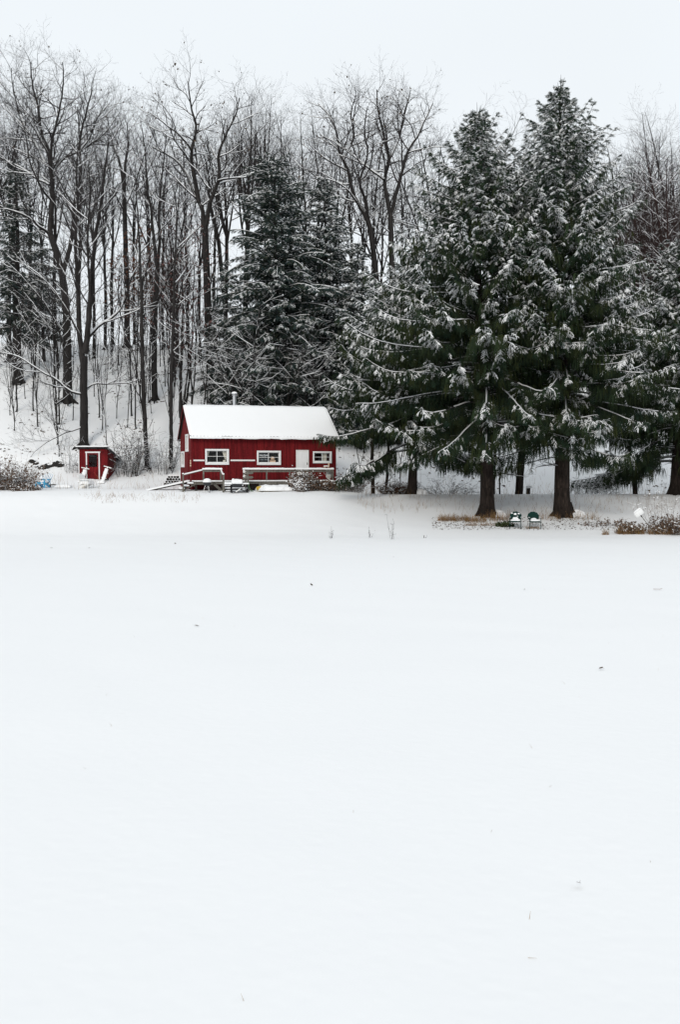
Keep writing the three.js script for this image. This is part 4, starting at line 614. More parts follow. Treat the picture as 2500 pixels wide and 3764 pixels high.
tracedTree('oak_tree', 'crooked oak left of the shorter spruce, its trunk bending towards the cabin', 80, 1405, [
  [0.27, 0.2, [1402, 1530], [1394, 1200], [1378, 963], [1353, 814], [1325, 762]],
  [0.18, 0.04, [1325, 762], [1299, 714, 0.4], [1275, 615, 0.8], [1250, 565, 1], [1236, 480, 1.2], [1205, 420, 1.4], [1170, 380, 1.6]],
  [0.14, 0.035, [1353, 814], [1345, 740, -0.5], [1322, 680, -0.8], [1330, 640, -0.8], [1352, 570, -1], [1340, 480, -1.2], [1352, 390, -1.4]],
  [0.12, 0.03, [1262, 590, 0.9], [1300, 500, 1.5], [1290, 420, 2], [1310, 350, 2.4]],
  [0.1, 0.03, [1340, 790], [1280, 700, -1], [1225, 665, -1.6], [1160, 650, -2.2]],
], { seed: 23, wig: 0.3, leaf: oakLeaf(120), den: 0.9, rad: 1.5, fine: 0.4 });
tracedTree('oak_tree', 'broad oak close behind the shorter spruce with heavy snowy limbs', 79, 1452, [
  [0.27, 0.21, [1450, 1530], [1445, 1200], [1440, 946], [1436, 800]],
  [0.18, 0.04, [1436, 800], [1415, 664, 0.3], [1430, 581, 0.5], [1407, 482, 0.8], [1390, 399, 1], [1386, 330, 1.1]],
  [0.17, 0.04, [1440, 780], [1473, 648, -0.5], [1500, 560, -0.8], [1531, 507, -1], [1565, 440, -1.2], [1592, 380, -1.3]],
  [0.12, 0.035, [1412, 660], [1341, 606, 1], [1283, 557, 1.5], [1233, 523, 2], [1175, 495, 2.4]],
  [0.12, 0.03, [1425, 600, 0.5], [1470, 500, 1.4], [1490, 410, 2], [1510, 330, 2.5]],
], { seed: 29, wig: 0.3, leaf: oakLeaf(120), den: 0.9, rad: 1.5, fine: 0.4 });
tracedTree('maple_tree', 'straight grey maple between shed and cabin, forking into two upright leaders', 82.4, 572, [
  [0.26, 0.2, [572, 1490], [566, 1300], [572, 1100], [578, 990]],
  [0.16, 0.035, [578, 990], [565, 890, 0.3], [555, 780, 0.5], [540, 680, 0.8], [532, 560, 1], [520, 470, 1.1]],
  [0.15, 0.035, [578, 990], [585, 900, -0.3], [584, 780, -0.6], [592, 660, -0.8], [604, 560, -1], [610, 490, -1]],
  [0.11, 0.04, [575, 1110], [610, 1040, -0.7], [645, 950, -1.2], [690, 880, -1.5], [750, 820, -1.8]],
], { seed: 31, wig: 0.12, up: 0.09, den: 0.8, ang: 0.85 });
tracedTree('maple_tree', 'straight dark maple standing high on the crest above the red shed', 98, 470, [
  [0.31, 0.2, [474, 1300], [466, 1100], [462, 950], [458, 800], [455, 680]],
  [0.18, 0.04, [455, 680], [440, 600, 0.5], [420, 540, 1], [395, 470, 1.4]], [0.18, 0.04, [455, 690], [460, 600, -0.5], [470, 520, -0.8], [466, 450, -1]], [0.12, 0.03, [458, 760], [490, 690, 0.6], [520, 600, 1], [545, 520, 1.4]], [0.1, 0.03, [456, 780], [425, 720, -0.7], [390, 670, -1.2], [360, 610, -1.5]],
], { seed: 37, wig: 0.12, up: 0.09, den: 0.9, from: 0.3 });
tracedTree('maple_tree', 'slim straight maple at the foot of the slope between shed and cabin', 71.3, 541, [
  [0.17, 0.12, [541, 1720], [530, 1500], [522, 1300], [520, 1100]], [0.12, 0.02, [520, 1100], [514, 950], [508, 830], [500, 700, 0.5], [495, 600, 0.8]], [0.06, 0.02, [520, 1060], [545, 960, 0.6], [560, 860, 1]],
  [0.07, 0.02, [531, 1560], [515, 1450, -0.4], [500, 1350, -0.8], [470, 1240, -1.2], [440, 1150, -1.5]],
], { seed: 41, wig: 0.12, up: 0.1, den: 0.6, len: 0.8 });
tracedTree('maple_tree', 'slim maple close to the cabin gable, leaning very slightly', 71.4, 630, [
  [0.15, 0.11, [630, 1720], [628, 1500], [632, 1300], [638, 1150]], [0.11, 0.02, [638, 1150], [640, 1000], [648, 850], [645, 720]], [0.06, 0.02, [636, 1200], [660, 1080, -0.6], [690, 960, -1]],
], { seed: 43, wig: 0.13, up: 0.1, den: 0.65, len: 0.8 });
tracedTree('maple_tree', 'clump of upright maple stems rising behind the cabin gable', 75, 668, [
  [0.13, 0.09, [668, 1640], [664, 1450], [668, 1250]], [0.09, 0.02, [668, 1250], [672, 1100], [664, 950], [672, 820]], [0.1, 0.02, [672, 1560], [700, 1350, 0.3], [708, 1150, 0.6], [714, 980, 0.8], [716, 850, 1]], [0.08, 0.02, [672, 1500], [690, 1350, -0.4], [690, 1150, -0.8], [698, 950, -1]], [0.06, 0.015, [668, 1400], [645, 1250, -0.6], [630, 1120, -1], [600, 1000, -1.3]],
], { seed: 47, wig: 0.14, up: 0.1, den: 0.7, len: 0.75, twig: M.barkRed, leaf: { n: 900, mat: M.leafRed } });
// maples with straight boles: a few kinds, repeated along the crest
const crest = 'bare trees along the wooded crest';
const kind1 = fanTree('bare_tree', 'tall bare maple with a fan of fine upright twigs behind the darker hemlock', G(905, 92), 24, { seed: 61, r: 0.27, stems: 7, spread: 1.2, wig: 0.13, up: 0.06, den: 0.7, rad: 1.15, ang: 0.8, fork: 0.5 });
const kind2 = fanTree('bare_tree', 'bare reddish twigged tree at the right of the taller spruce, dense crown', G(2440, 84), 22.5, { seed: 67, r: 0.33, stems: 7, spread: 1.5, wig: 0.2, up: 0.04, den: 1.0, fine: 0.4, rad: 1.35, fork: 0.36, bark: M.barkRed, twig: M.barkRed });
const kind3 = fanTree('bare_tree', 'thin bare tree on the crest above the red shed', G(390, 97), 21, { seed: 71, r: 0.17, stems: 4, spread: 0.9, wig: 0.16, up: 0.06, den: 0.6, fine: 0.3, ang: 0.95, rad: 1.35, fork: 0.5 }, crest);
const kind4 = fanTree('bare_tree', 'broad bare tree on the crest above the red shed', G(40, 92), 25, { seed: 73, r: 0.25, stems: 5, spread: 1.7, wig: 0.26, up: 0.04, den: 0.65, fine: 0.3, rad: 1.45, fork: 0.45 }, crest);
for (const [k, px, d, s, a] of [
  [kind3, 120, 99, 1.08, 1], [kind3, 420, 103, 1, 2], [kind3, 655, 90, 0.9, 4], [kind3, 605, 97, 0.95, 2.2], [kind3, 350, 93, 0.85, 0.4], [kind3, 210, 98, 1.05, 1.7], [kind3, 740, 92, 0.85, 3.0],
  [kind4, -60, 88, 1.1, 2], [kind4, 830, 98, 0.95, 0.5], [kind4, 1080, 99, 0.9, 2.7], [kind4, 1590, 92, 1.0, 1.4], [kind4, 1760, 97, 1.0, 3.6], [kind4, 1870, 101, 0.95, 5.2], [kind4, 2260, 100, 0.95, 0.9],
  [kind3, 1120, 94, 1.05, 1], [kind3, 1240, 95, 1.0, 4], [kind3, 1680, 97, 1.1, 2.5], [kind3, 1930, 93, 1.0, 3.5], [kind3, 2330, 93, 1.0, 0.3], [kind3, 2400, 100, 1.1, 1.3],
  [kind3, 1290, 99, 1.0, 0.2], [kind3, 1335, 105, 1.1, 2.9], [kind3, 1400, 97, 1.0, 1.9], [kind3, 1480, 101, 1.05, 5], [kind3, 1530, 94, 0.95, 0.6], [kind4, 1370, 108, 1.05, 4.4], [kind4, 1180, 106, 0.95, 3.2], [kind4, 2440, 104, 1.05, 2.1], [kind4, 2350, 108, 1.0, 5.8], [kind3, 2290, 95, 1.0, 2.2], [kind3, 2470, 94, 1.05, 4.6], [kind3, 980, 103, 1.15, 2.0], [kind4, 560, 108, 0.95, 1.9], [kind3, 500, 104, 0.95, 3.3], [kind4, 300, 110, 1.0, 4.9], [kind3, 60, 103, 1.1, 0.8], [kind3, 165, 107, 1.05, 3.9], [kind3, 690, 101, 1.0, 5.0], [kind3, 795, 104, 1.05, 2.6],
]) dup(k, G(px, d), a, [s, s, s], (k === kind3 ? 'thin bare tree ' : 'broad bare tree ') + (px < 460 ? 'on the crest above the red shed' : px < 860 ? 'on the crest between shed and cabin roof' : px < 1560 ? 'on the crest behind cabin and hemlocks' : 'on the crest behind the big spruces'));
kind3.userData.group = kind4.userData.group = crest;
dup(kind1, G(985, 97), 2, 0.95, 'tall bare maple with fine twigs rising between the hemlocks');
dup(kind2, G(2520, 92), 2.2, 1, 'bare reddish tree at the end of the crest beyond the right hand bushes');
dup(kind2, G(2330, 89), 4.1, 0.9, 'bare reddish tree just past the taller spruce, slighter than its neighbour');
dup(kind2, G(640, 88), 1.1, [0.62, 0.6, 0.62], 'small red twigged tree between the forked oak and the grey maple');
for (const [px, d, h, sd, label] of [[925, 73.5, 11, 201, 'small bare tree with long arching limbs against the tall hemlock'], [1060, 73.8, 9.5, 203, 'small bare tree with snowy arching limbs behind the right half of the cabin'], [845, 74, 9, 207, 'small bare tree by the stove pipe in front of the open hemlock'], [1150, 74.5, 8, 211, 'low bare tree with arching limbs below the snowier hemlock']]) fanTree('arching_tree', label, G(px, d), h, { seed: sd, r: 0.1, stems: 6, spread: 2.6, wig: 0.14, up: 0.015, den: 0.7, len: 0.85, fork: 0.3, snow: 0.6 });
// young tree holding rusty leaves
fanTree('young_beech', 'young beech holding rusty leaves beside the dark maple on the crest', G(508, 96), 11, { seed: 83, r: 0.09, stems: 4, spread: 1.4, wig: 0.14, up: 0.03, den: 0.8, len: 0.6, fork: 0.15, leaf: { n: 2600, mat: M.leafRust } });
// saplings on the slope
{
  const kinds = [0, 1, 2].map((k) => fanTree('sapling', ['short', 'tall', 'middling'][k] + ' bare sapling on the slope between shed and cabin', G(430 + k * 90, 79 + k * 3), [6.5, 11, 8.5][k], { seed: 91 + k, r: [0.035, 0.06, 0.045][k], stems: 3, spread: 1.2, wig: 0.12, up: 0.06, den: 0.6, len: 0.45, rad: 0.6, fork: 0.4, fine: 0.5 }, 'saplings on the slope'));
  reseed(131); for (let i = 0; i < 104; i++) { const left = i < 78, px = left ? rr(20, 830) : rr(1250, 2480), d = left ? rr(72.5, 99) : rr(68, 90); if (px < 430 && px > 280 && d < 74) continue; dup(kinds[i % 3], G(px, d), rr(0, 6.28), [rr(0.8, 1.2), rr(0.75, 1.35), rr(0.8, 1.2)], ['short', 'tall', 'middling'][i % 3] + ' bare sapling ' + (px < 290 ? 'on the slope above the red shed' : px < 900 ? 'on the slope between shed and cabin' : 'on the slope behind the spruces')); }
}
// ---------------------------------------------------------------- snow-laden conifers
function spindle(W, a, b, r, sides = 4) { const m = a.clone().lerp(b, 0.35); W.tube([a, m, b], [r * 0.5, r, r * 0.12], sides); }
function bent(a, dir, len, droop, n = 3) { const p = [a.clone()], d = dir.clone(), q = a.clone(); for (let i = 0; i < n; i++) { d.y -= droop / n; d.normalize(); q.addScaledVector(d, len / n); p.push(q.clone()); } return p; }
function spray(s, o) { // a flat fan of needle-covered shoots pointing along +z, with the snow lying on them
  reseed(s); const N = new Wood(), S = new Wood(), L = o.len;
  const shoot = (a, d, l, r) => { const p = bent(a, d, l, o.droop * rr(0.6, 1.4)), rd = [r * 0.75, r, r * 0.85, r * 0.25]; N.tube(p, rd, 4); if (rnd() < o.cover) S.strip(p, rd, o.th * rr(0.7, 1.3), 0.2, 0.003, 1, o.sw, -0.05); };
  shoot(V(0, 0, 0), V(0, 0.12, 1).normalize(), L, o.r);
  for (let k = 0; k < o.n; k++) { const t = (k + 0.6) / (o.n + 0.4), sd = k % 2 ? 1 : -1, a = V(0, 0.1 * t * L - o.droop * 0.3 * t * t * L, t * L * 0.86), an = rr(0.45, 1.15); shoot(a, V(sd * Math.sin(an), rr(-0.7, 0.3), Math.cos(an)).normalize(), L * rr(0.4, 0.75) * (1.1 - 0.5 * t), o.r * rr(0.8, 1)); }
  return [N.geo(), S.geo()];
}
function hanging(s, len, n) { reseed(s); const N = new Wood(); for (let k = 0; k < n; k++) { const a = V(rr(-0.12, 0.12), 0, rr(-0.05, 0.5)), p = bent(a, V(rr(-0.25, 0.25), -0.6, rr(-0.1, 0.3)).normalize(), len * rr(0.55, 1.15), 0.9, 3), r = rr(0.009, 0.015); N.tube(p, [r * 0.6, r, r * 0.9, r * 0.2], 3); } return N.geo(); }
const SPR = [0, 1, 2, 3].map((k) => spray(301 + k, { len: 0.42, n: 8, r: 0.0145, droop: 0.7, cover: 0.72, sw: 1.05, th: 0.017 }));
const HEM = [0, 1, 2, 3].map((k) => spray(351 + k, { len: 0.4, n: 8, r: 0.019, droop: 0.5, cover: 0.5, sw: 0.8, th: 0.009 }));
const HANG = [0, 1, 2].map((k) => hanging(401 + k, 0.55, 12));
const Z = V(0, 0, 1);
function frame(pos, dir, roll, sc) { // spray matrix: forward along dir, its upper face towards the sky
  const f = dir.clone().normalize(), x = V(0, 1, 0).cross(f); if (x.lengthSq() < 1e-4) x.set(1, 0, 0); x.normalize(); const y = f.clone().cross(x);
  const m = new THREE.Matrix4().makeBasis(x, y, f); if (roll) m.multiply(new THREE.Matrix4().makeRotationZ(roll)); m.scale(V(sc, sc, sc)); m.setPosition(pos); return m;
}
function conifer(name, label, pos, hgt, o) {
  reseed(o.seed); const t = thing(name, label, 'tree', pos, 0), T = new Wood(), B = new Wood(), S = new Wood(), lean = o.lean ?? [0, 0], sprays = o.sprays, g = sprays.map(() => []), sn = sprays.map(() => []), hg = HANG.map(() => []), gc = sprays.map(() => []), hc = HANG.map(() => []);
  const axis = (y) => V(lean[0] * y / hgt + 0.1 * Math.sin(y * 0.35 + o.seed), y, lean[1] * y / hgt);
  const tp = [], tr = []; for (let y = -0.4; y <= hgt; y += hgt / 30) { tp.push(axis(Math.max(y, -0.4))); tr.push(Math.max(0.015, o.r * (1 - 0.93 * Math.max(0, y) / hgt) * (y < 0.6 ? 1.18 - 0.2 * Math.max(0, y) : 1))); } tp.push(axis(hgt)); tr.push(0.008); T.tube(tp, tr, 14);
  for (let k = 0; k < 6; k++) { const a = k * 1.05, l = o.r * rr(1.5, 2.2); T.tube([V(Math.cos(a) * o.r * 0.5, o.r * 1.6, Math.sin(a) * o.r * 0.5), V(Math.cos(a) * o.r * 0.95, o.r * 0.5, Math.sin(a) * o.r * 0.95), V(Math.cos(a) * l, -0.25, Math.sin(a) * l)], [o.r * 0.45, o.r * 0.38, o.r * 0.15], 6); }
  const tint = () => { const v = rr(0.7, 1.35), y = rr(0, 1); return lin(v * lerp(0.85, 1.25, y), v, v * lerp(1.15, 0.7, y)); };
  const put = (p, d, sc, snowy, roll = rr(-0.6, 0.6) * (o.roll ?? 1)) => { const k = Math.floor(rnd() * sprays.length), m = frame(p, d, roll, sc); g[k].push(m); gc[k].push(tint()); if (rnd() < snowy) sn[k].push(m); };
  let h = o.clear, az = rnd() * 6;
  while (h < hgt - 0.25) {
    const f = (h - o.clear) / (hgt - o.clear), n = Math.round(lerp(o.whorl[0], o.whorl[1], f));
    for (let b = 0; b < n; b++) {
      az += 6.283 / n + rr(-0.45, 0.45); const low = 1 - smooth(0.05, 0.25, f), y = h + rr(-0.15, 0.15) * (o.jit ?? 1) + low * rr(-0.5, 1.0); if (o.hang && rnd() < low * 0.5) continue; const env = o.env(y / hgt, az) * rr(0.68, 1.15) * ((o.hang ? 0.88 : 0.78) + 0.44 * fbm(Math.cos(az) * 1.6 + y * 0.35 + o.seed, Math.sin(az) * 1.6 + 7 + y * 0.1, 3)); if (env < 0.15) continue;
      const L = env, rise = lerp(o.rise[0], o.rise[1], f) + rr(-0.12, 0.12) * (o.jit ?? 1), dr = lerp(o.drop[0], o.drop[1], f) * rr(0.75, 1.25), upt = o.upturn * rr(0.6, 1.3), c = Math.cos(az), s = Math.sin(az), st = axis(y), nS = Math.max(5, Math.ceil(L / 0.4)), pts = [], sw = rr(-0.12, 0.12);
      for (let i = 0; i <= nS; i++) { const q = i / nS, r = L * q, yy = L * (rise * q - dr * q * q + upt * q ** 4), tw = sw * q * q * L; pts.push(V(st.x + c * r - s * tw, st.y + yy + rr(-0.02, 0.02), st.z + s * r + c * tw)); }
      const r0 = clamp(0.012 + L * 0.009, 0.012, 0.07) * (o.limb ?? 1), rd = pts.map((_, i) => lerp(r0, 0.008, i / nS)); B.tube(pts, rd, 4); S.strip(pts, rd, 0.03, 0.3, 0.006, 0.9);
      const shade = f < 0.5 ? o.bare : o.bare * 0.6, step = o.step; let side = 1;
      for (let q = Math.max(0.08, shade * rr(0.8, 1.2)); q < 1; q += step / L) {
        side = -side; const i = Math.min(nS - 1, Math.floor(q * nS)), fr = q * nS - i, p = pts[i].clone().lerp(pts[i + 1], fr), tan = pts[i + 1].clone().sub(pts[i]).normalize(), lat = V(-tan.z, 0, tan.x).normalize().multiplyScalar(side);
        const out = smooth(0.35, 0.95, q), sl = (o.sec * (1.15 - q) + 0.18) * clamp(L / 3.2, 0.45, 1.15) * rr(0.7, 1.25), d = tan.clone().multiplyScalar(rr(0.5, 0.85)).addScaledVector(lat, rr(0.6, 0.95)); d.y -= lerp(o.secDroop, o.tipDroop, out) * (1 - 0.75 * f); d.normalize();
        const m = Math.max(1, Math.round(sl / o.chain)), sp = bent(p, d, sl, lerp(o.secDroop * 1.3, 0.25 + o.tipDroop, out) * (1 - 0.6 * f), m + 1); if (sl > 0.7 && o.twigs) { const w = sp.map((_, z) => lerp(0.012, 0.005, z / sp.length)); B.tube(sp, w, 3); }
        for (let z = 0; z < sp.length - 1; z++) { const dd = sp[z + 1].clone().sub(sp[z]).normalize(); put(sp[z], dd, o.size * lerp(1, 0.72, f) * rr(0.7, 1.15), lerp(o.snowIn, o.snowOut, Math.max(out, f * 0.45)) * (dd.y < -0.75 ? 0.25 : 1)); }
        if (o.hang && rnd() < o.hang * lerp(1.1, 0.5, out) * (1 - smooth(0.15, 0.75, f))) { const k = Math.floor(rnd() * 3), z = sp[Math.floor(rnd() * sp.length)], m4 = frame(z, V(d.x, 0, d.z), 0, rr(0.7, 1.35)); hg[k].push(m4); hc[k].push(tint()); }
      }
      const e = pts[nS], td = e.clone().sub(pts[nS - 1]).normalize(); for (let k = -1; k <= 1; k++) put(e.clone().addScaledVector(td, -0.1), td.clone().applyAxisAngle(UP, k * 0.55), o.size * lerp(1, 0.75, f) * (k ? 0.8 : 1), o.snowOut, 0);
    }
    h += lerp(o.gap[0], o.gap[1], f);
  }
  for (let k = 0; k < 7; k++) { const a = k * 0.9; put(axis(hgt - 0.15 - k * 0.13), V(Math.cos(a) * 0.55, 1, Math.sin(a) * 0.55), o.size * 0.8, 0.5); B.tube([axis(hgt - 0.3 - k * 0.1), axis(hgt - 0.1 - k * 0.1).add(V(Math.cos(a) * 0.15, 0.15, Math.sin(a) * 0.15)), axis(hgt + 0.2 - k * 0.1).add(V(Math.cos(a) * 0.22, 0.15, Math.sin(a) * 0.22))], [0.02, 0.018, 0.006], 3); } B.tube([axis(hgt - 0.4), axis(hgt + 0.5)], [0.022, 0.006], 4);
  for (let k = 0; k < (o.stubs ?? 0); k++) { const y = rr(o.clear * 0.55, o.clear + 1.5), a = rr(0, 6.28), l = rr(0.6, 2.6), q = limbPath(axis(y), V(Math.cos(a), rr(-0.15, 0.1), Math.sin(a)).normalize(), l, 4, 0.12, -0.02), w = q.map((_, i) => lerp(0.03, 0.008, i / 4)); B.tube(q, w, 4); S.strip(q, w, 0.03, 0.3, 0.004); branchOut({ wood: B, snow: S, ends: [] }, q, w, 2, { len: 0.8, up: -0.05 }, 0.3); }
  part(t, 'trunk', T.geo(), o.bark ?? M.barkBrown); part(t, 'boughs', B.geo(), M.twig); part(t, 'snow', S.geo(), M.snow).userData.kind = 'stuff'; if (o.hang) part(t, 'drift', moved(pillow(-0.55, 0.6, -0.5, 0.35, 0.42, -0.06, 0.45, 0.08, o.seed), o.r * 1.35, 0, -0.15), M.snow);
  sprays.forEach((sp, k) => { inst(t, 'needles', sp[0], o.needle, g[k], gc[k]); if (sn[k].length) inst(t, 'needle_snow', sp[1], M.snow, sn[k]); });
  if (o.hang) HANG.forEach((q, k) => hg[k].length && inst(t, 'hanging_twigs', q, M.strand, hg[k], hc[k]));
  return g.reduce((a, q) => a + q.length, 0);
}
const cone = (R, p, low = 0.12) => (f) => R * Math.pow(Math.max(0, 1 - f), p) * smooth(0, low, f + 0.04);
const table = (list) => (f) => { for (let i = 0; i < list.length - 1; i++) if (f <= list[i + 1][0]) return lerp(list[i][1], list[i + 1][1], clamp((f - list[i][0]) / (list[i + 1][0] - list[i][0]), 0, 1)); return 0; };
const spruceBase = { sprays: SPR, needle: M.needle, rise: [0.06, 1.0], drop: [0.55, 0.5], upturn: 0.34, bare: 0.3, step: 0.125, chain: 0.25, sec: 0.95, secDroop: 1.0, tipDroop: 0.45, snowIn: 0.04, snowOut: 0.58, size: 0.95, hang: 0.8, twigs: true, gap: [0.46, 0.3], whorl: [7, 6] };
let count = 0;
count += conifer('norway_spruce', 'tallest snow dusted spruce with a thick bare trunk beside the green chairs', G(2075, 56), 23.9, { ...spruceBase, seed: 501, r: 0.46, clear: 4.2, lean: [-0.45, 0], env: table([[0, 4.2], [0.12, 5.2], [0.3, 5.3], [0.5, 4.5], [0.65, 3.6], [0.8, 2.3], [0.9, 1.25], [0.96, 0.5], [1, 0.12]]), stubs: 14 });
count += conifer('norway_spruce', 'wide snow dusted spruce left of the green chairs, leaning trunk', G(1790, 56), 22.4, { ...spruceBase, seed: 503, r: 0.41, clear: 4.4, lean: [-0.75, 0], env: table([[0, 5.2], [0.14, 6.2], [0.3, 6.3], [0.45, 5.4], [0.6, 4.2], [0.75, 3.2], [0.88, 1.7], [0.95, 0.7], [1, 0.15]]), stubs: 16 });
count += conifer('norway_spruce', 'snow dusted spruce next to the cabin, boughs reaching over its roof end', G(1515, 62.5), 14.8, { ...spruceBase, seed: 509, r: 0.3, clear: 2.7, env: table([[0, 4.2], [0.15, 5.2], [0.35, 5.2], [0.6, 3.9], [0.8, 2.3], [0.93, 1.0], [1, 0.2]]), stubs: 12 });
count += conifer('norway_spruce', 'low spreading spruce behind the shovel and bushes with a stout trunk', G(2492, 62), 15.5, { ...spruceBase, seed: 521, r: 0.45, clear: 1.7, env: table([[0, 4.8], [0.15, 5.8], [0.4, 5.2], [0.65, 3.6], [0.85, 1.8], [1, 0.2]]), stubs: 14 });
const hemBase = { sprays: HEM, needle: M.needleBlue, rise: [0.4, 0.75], drop: [0.5, 0.55], upturn: 0.02, bare: 0.12, step: 0.15, chain: 0.24, sec: 0.85, secDroop: 0.5, tipDroop: 0.2, roll: 1.3, jit: 3, snowIn: 0.4, snowOut: 0.75, size: 0.85, hang: 0, twigs: false, gap: [0.44, 0.34], whorl: [7, 6], bark: M.bark };
count += conifer('hemlock_tree', 'tall dense dark green hemlock standing behind the middle of the cabin', G(1015, 76), 21, { ...hemBase, seed: 601, r: 0.34, clear: 1.5, env: table([[0, 3.9], [0.15, 4.9], [0.5, 4.7], [0.7, 3.5], [0.85, 2.6], [0.95, 1.5], [1, 0.4]]), snowIn: 0.08, snowOut: 0.3 });
count += conifer('hemlock_tree', 'snowier blue green hemlock between the tall hemlock and the spruces', G(1195, 78), 19, { ...hemBase, seed: 607, r: 0.3, clear: 1.2, env: table([[0, 3.2], [0.2, 4.0], [0.5, 3.4], [0.75, 2.3], [0.9, 1.3], [1, 0.3]]), snowIn: 0.2, snowOut: 0.5 });
count += conifer('hemlock_tree', 'lower snowy hemlock tucked behind the end of the cabin roof', G(1315, 77), 15.5, { ...hemBase, seed: 611, r: 0.24, clear: 1.0, env: table([[0, 2.6], [0.2, 3.4], [0.5, 2.7], [0.8, 1.5], [1, 0.3]]), snowIn: 0.15, snowOut: 0.4 });
count += conifer('hemlock_tree', 'small snowy hemlock with open boughs by the stove pipe', G(840, 76.5), 13, { ...hemBase, seed: 617, r: 0.22, clear: 2.6, env: table([[0, 2.2], [0.25, 2.6], [0.5, 2.2], [0.8, 1.2], [1, 0.3]]), snowIn: 0.25, snowOut: 0.6, gap: [0.62, 0.42], whorl: [5, 5] });
count += conifer('hemlock_tree', 'shaggy hemlock on the hillside left of the massive oak', G(72, 86), 19, { ...hemBase, seed: 619, r: 0.4, clear: 4, env: table([[0, 3.2], [0.25, 3.8], [0.55, 3.2], [0.8, 1.9], [1, 0.3]]), snowIn: 0.12, snowOut: 0.38, gap: [0.62, 0.45], whorl: [5, 5] });
count += conifer('hemlock_tree', 'small hemlock among the trunks right of the shaggy hillside hemlock', G(165, 92), 11, { ...hemBase, seed: 631, r: 0.16, clear: 1.8, env: table([[0, 2.2], [0.3, 2.6], [0.7, 1.6], [1, 0.3]]), snowIn: 0.15, snowOut: 0.45, gap: [0.6, 0.45], whorl: [5, 5] });
console.log('sprays', count);
{ // bare dead trunks beneath the spruces
  const snag = (px, d, h, r, lx, label) => { reseed(px); const t = thing('snag_tree', label, 'tree', G(px, d)), w = new Wood(), b = new Wood(), s = new Wood(), q = smoothPath([V(0, -0.3, 0), V(lx * 0.3, h * 0.4, 0.1), V(lx, h, 0.2)], 0.6, 0.03), rd = q.map((_, i) => lerp(r, r * 0.55, i / (q.length - 1))); w.tube(q, rd, 9); part(t, 'trunk', w.geo(), M.barkBrown); branchOut({ wood: b, snow: s, ends: [] }, q, rd, 1, { up: -0.03, den: 0.5 }, 0.25); part(t, 'boughs', b.geo(), M.twig); part(t, 'snow', s.geo(), M.snow).userData.kind = 'stuff'; };
  snag(1906, 63.4, 9, 0.26, 0.9, 'leaning bare trunk standing between the two large spruces');
  snag(1372, 65.5, 6, 0.14, -0.2, 'slender bare trunk just right of the cabin');
  snag(2338, 63.2, 3.2, 0.17, -0.5, 'short dead trunk below the low spruce boughs');
  snag(1420, 66, 5, 0.11, 0.2, 'thin dark trunk behind the rusty barrel');
  snag(1816, 64, 8, 0.1, 0.1, 'thin straight trunk close behind the wide spruce');
}
// ---------------------------------------------------------------- shrubs, brambles, dead plants
function shrub(name, label, pos, o) {
  reseed(o.seed); const t = thing(name, label, o.cat ?? 'bush', pos, 0, o.group), W = new Wood(), S = new Wood(), ends = [];
  for (let i = 0; i < o.n; i++) {
    const a = rr(0, 6.28), d0 = Math.sqrt(rnd()), bx = Math.cos(a) * d0 * o.w * 0.55, bz = Math.sin(a) * d0 * o.dz * 0.55, sp = o.spread ?? 0.5, l = o.h * rr(0.6, 1.15), q = limbPath(V(bx, -0.08, bz), V(bx / o.w * sp * 2 + rr(-sp, sp) * 0.5, 1, bz / o.dz * sp * 2 + rr(-sp, sp) * 0.5).normalize(), l, 5, o.wig ?? 0.2, o.arch ?? -0.06), r = o.r ?? 0.007, rd = q.map((_, k) => lerp(r, r * 0.5, k / 5)); W.tube(q, rd, 3); if (rnd() < 0.6) S.strip(q, rd, 0.014, 0.45, 0.004); ends.push(q[5], q[4], q[3]);
    for (let k = 0; k < (o.sub ?? 5); k++) { const z = q[1 + Math.floor(rnd() * 4.99)], e = limbPath(z, V(rr(-1, 1), rr(-0.1, 0.9), rr(-1, 1)).normalize(), l * rr(0.12, 0.32), 2, 0.25, o.arch ?? 0), r2 = e.map(() => r * 0.55); W.tube(e, r2, 3); if (rnd() < (o.snow ?? 0.4)) S.strip(e, r2, 0.014, 0.3, 0.004); ends.push(e[2]); }
  }
  part(t, 'stems', W.geo(), o.mat ?? M.bramble); part(t, 'snow', S.geo(), M.snow).userData.kind = 'stuff';
  if (o.leaves) { const g = new THREE.PlaneGeometry(0.055, 0.08), ms = []; for (let i = 0; i < o.leaves; i++) { const e = ends[Math.floor(rnd() * ends.length)], s = rr(0.6, 1.4); ms.push(new THREE.Matrix4().compose(V(e.x + rr(-0.06, 0.06), e.y + rr(-0.06, 0.05), e.z + rr(-0.06, 0.06)), new THREE.Quaternion().setFromEuler(new THREE.Euler(rr(0, 6), rr(0, 6), rr(0, 6))), V(s, s, s))); } inst(t, 'withered_leaves', g, o.leafMat ?? M.bramble, ms); }
  if (o.tufts) { const g = new THREE.SphereGeometry(0.05, 7, 5); g.scale(1, 0.7, 1); const ms = []; for (let i = 0; i < o.tufts; i++) { const e = ends[Math.floor(rnd() * ends.length)], s = rr(0.4, 1.1); ms.push(new THREE.Matrix4().compose(V(e.x, e.y + 0.02, e.z), new THREE.Quaternion(), V(s, s, s))); } inst(t, 'snow_tufts', g, M.snow, ms); }
}
shrub('bramble_bush', 'large tangled brown bramble beside the blue lawn chair', G(22, 62.5), { seed: 701, w: 1.95, dz: 1.2, h: 1.95, n: 260, sub: 6, spread: 0.7, arch: -0.13, leaves: 3500, tufts: 500, r: 0.008 });
shrub('bramble_bush', 'low drooping end of brown bramble next to the blue chair', G(88, 61.6), { seed: 703, w: 1.0, dz: 0.6, h: 0.6, n: 120, sub: 5, spread: 0.9, arch: -0.2, leaves: 1300, tufts: 200, r: 0.007 });
const dp = (zx, n) => { const p = onCab(zx, n); return p; };
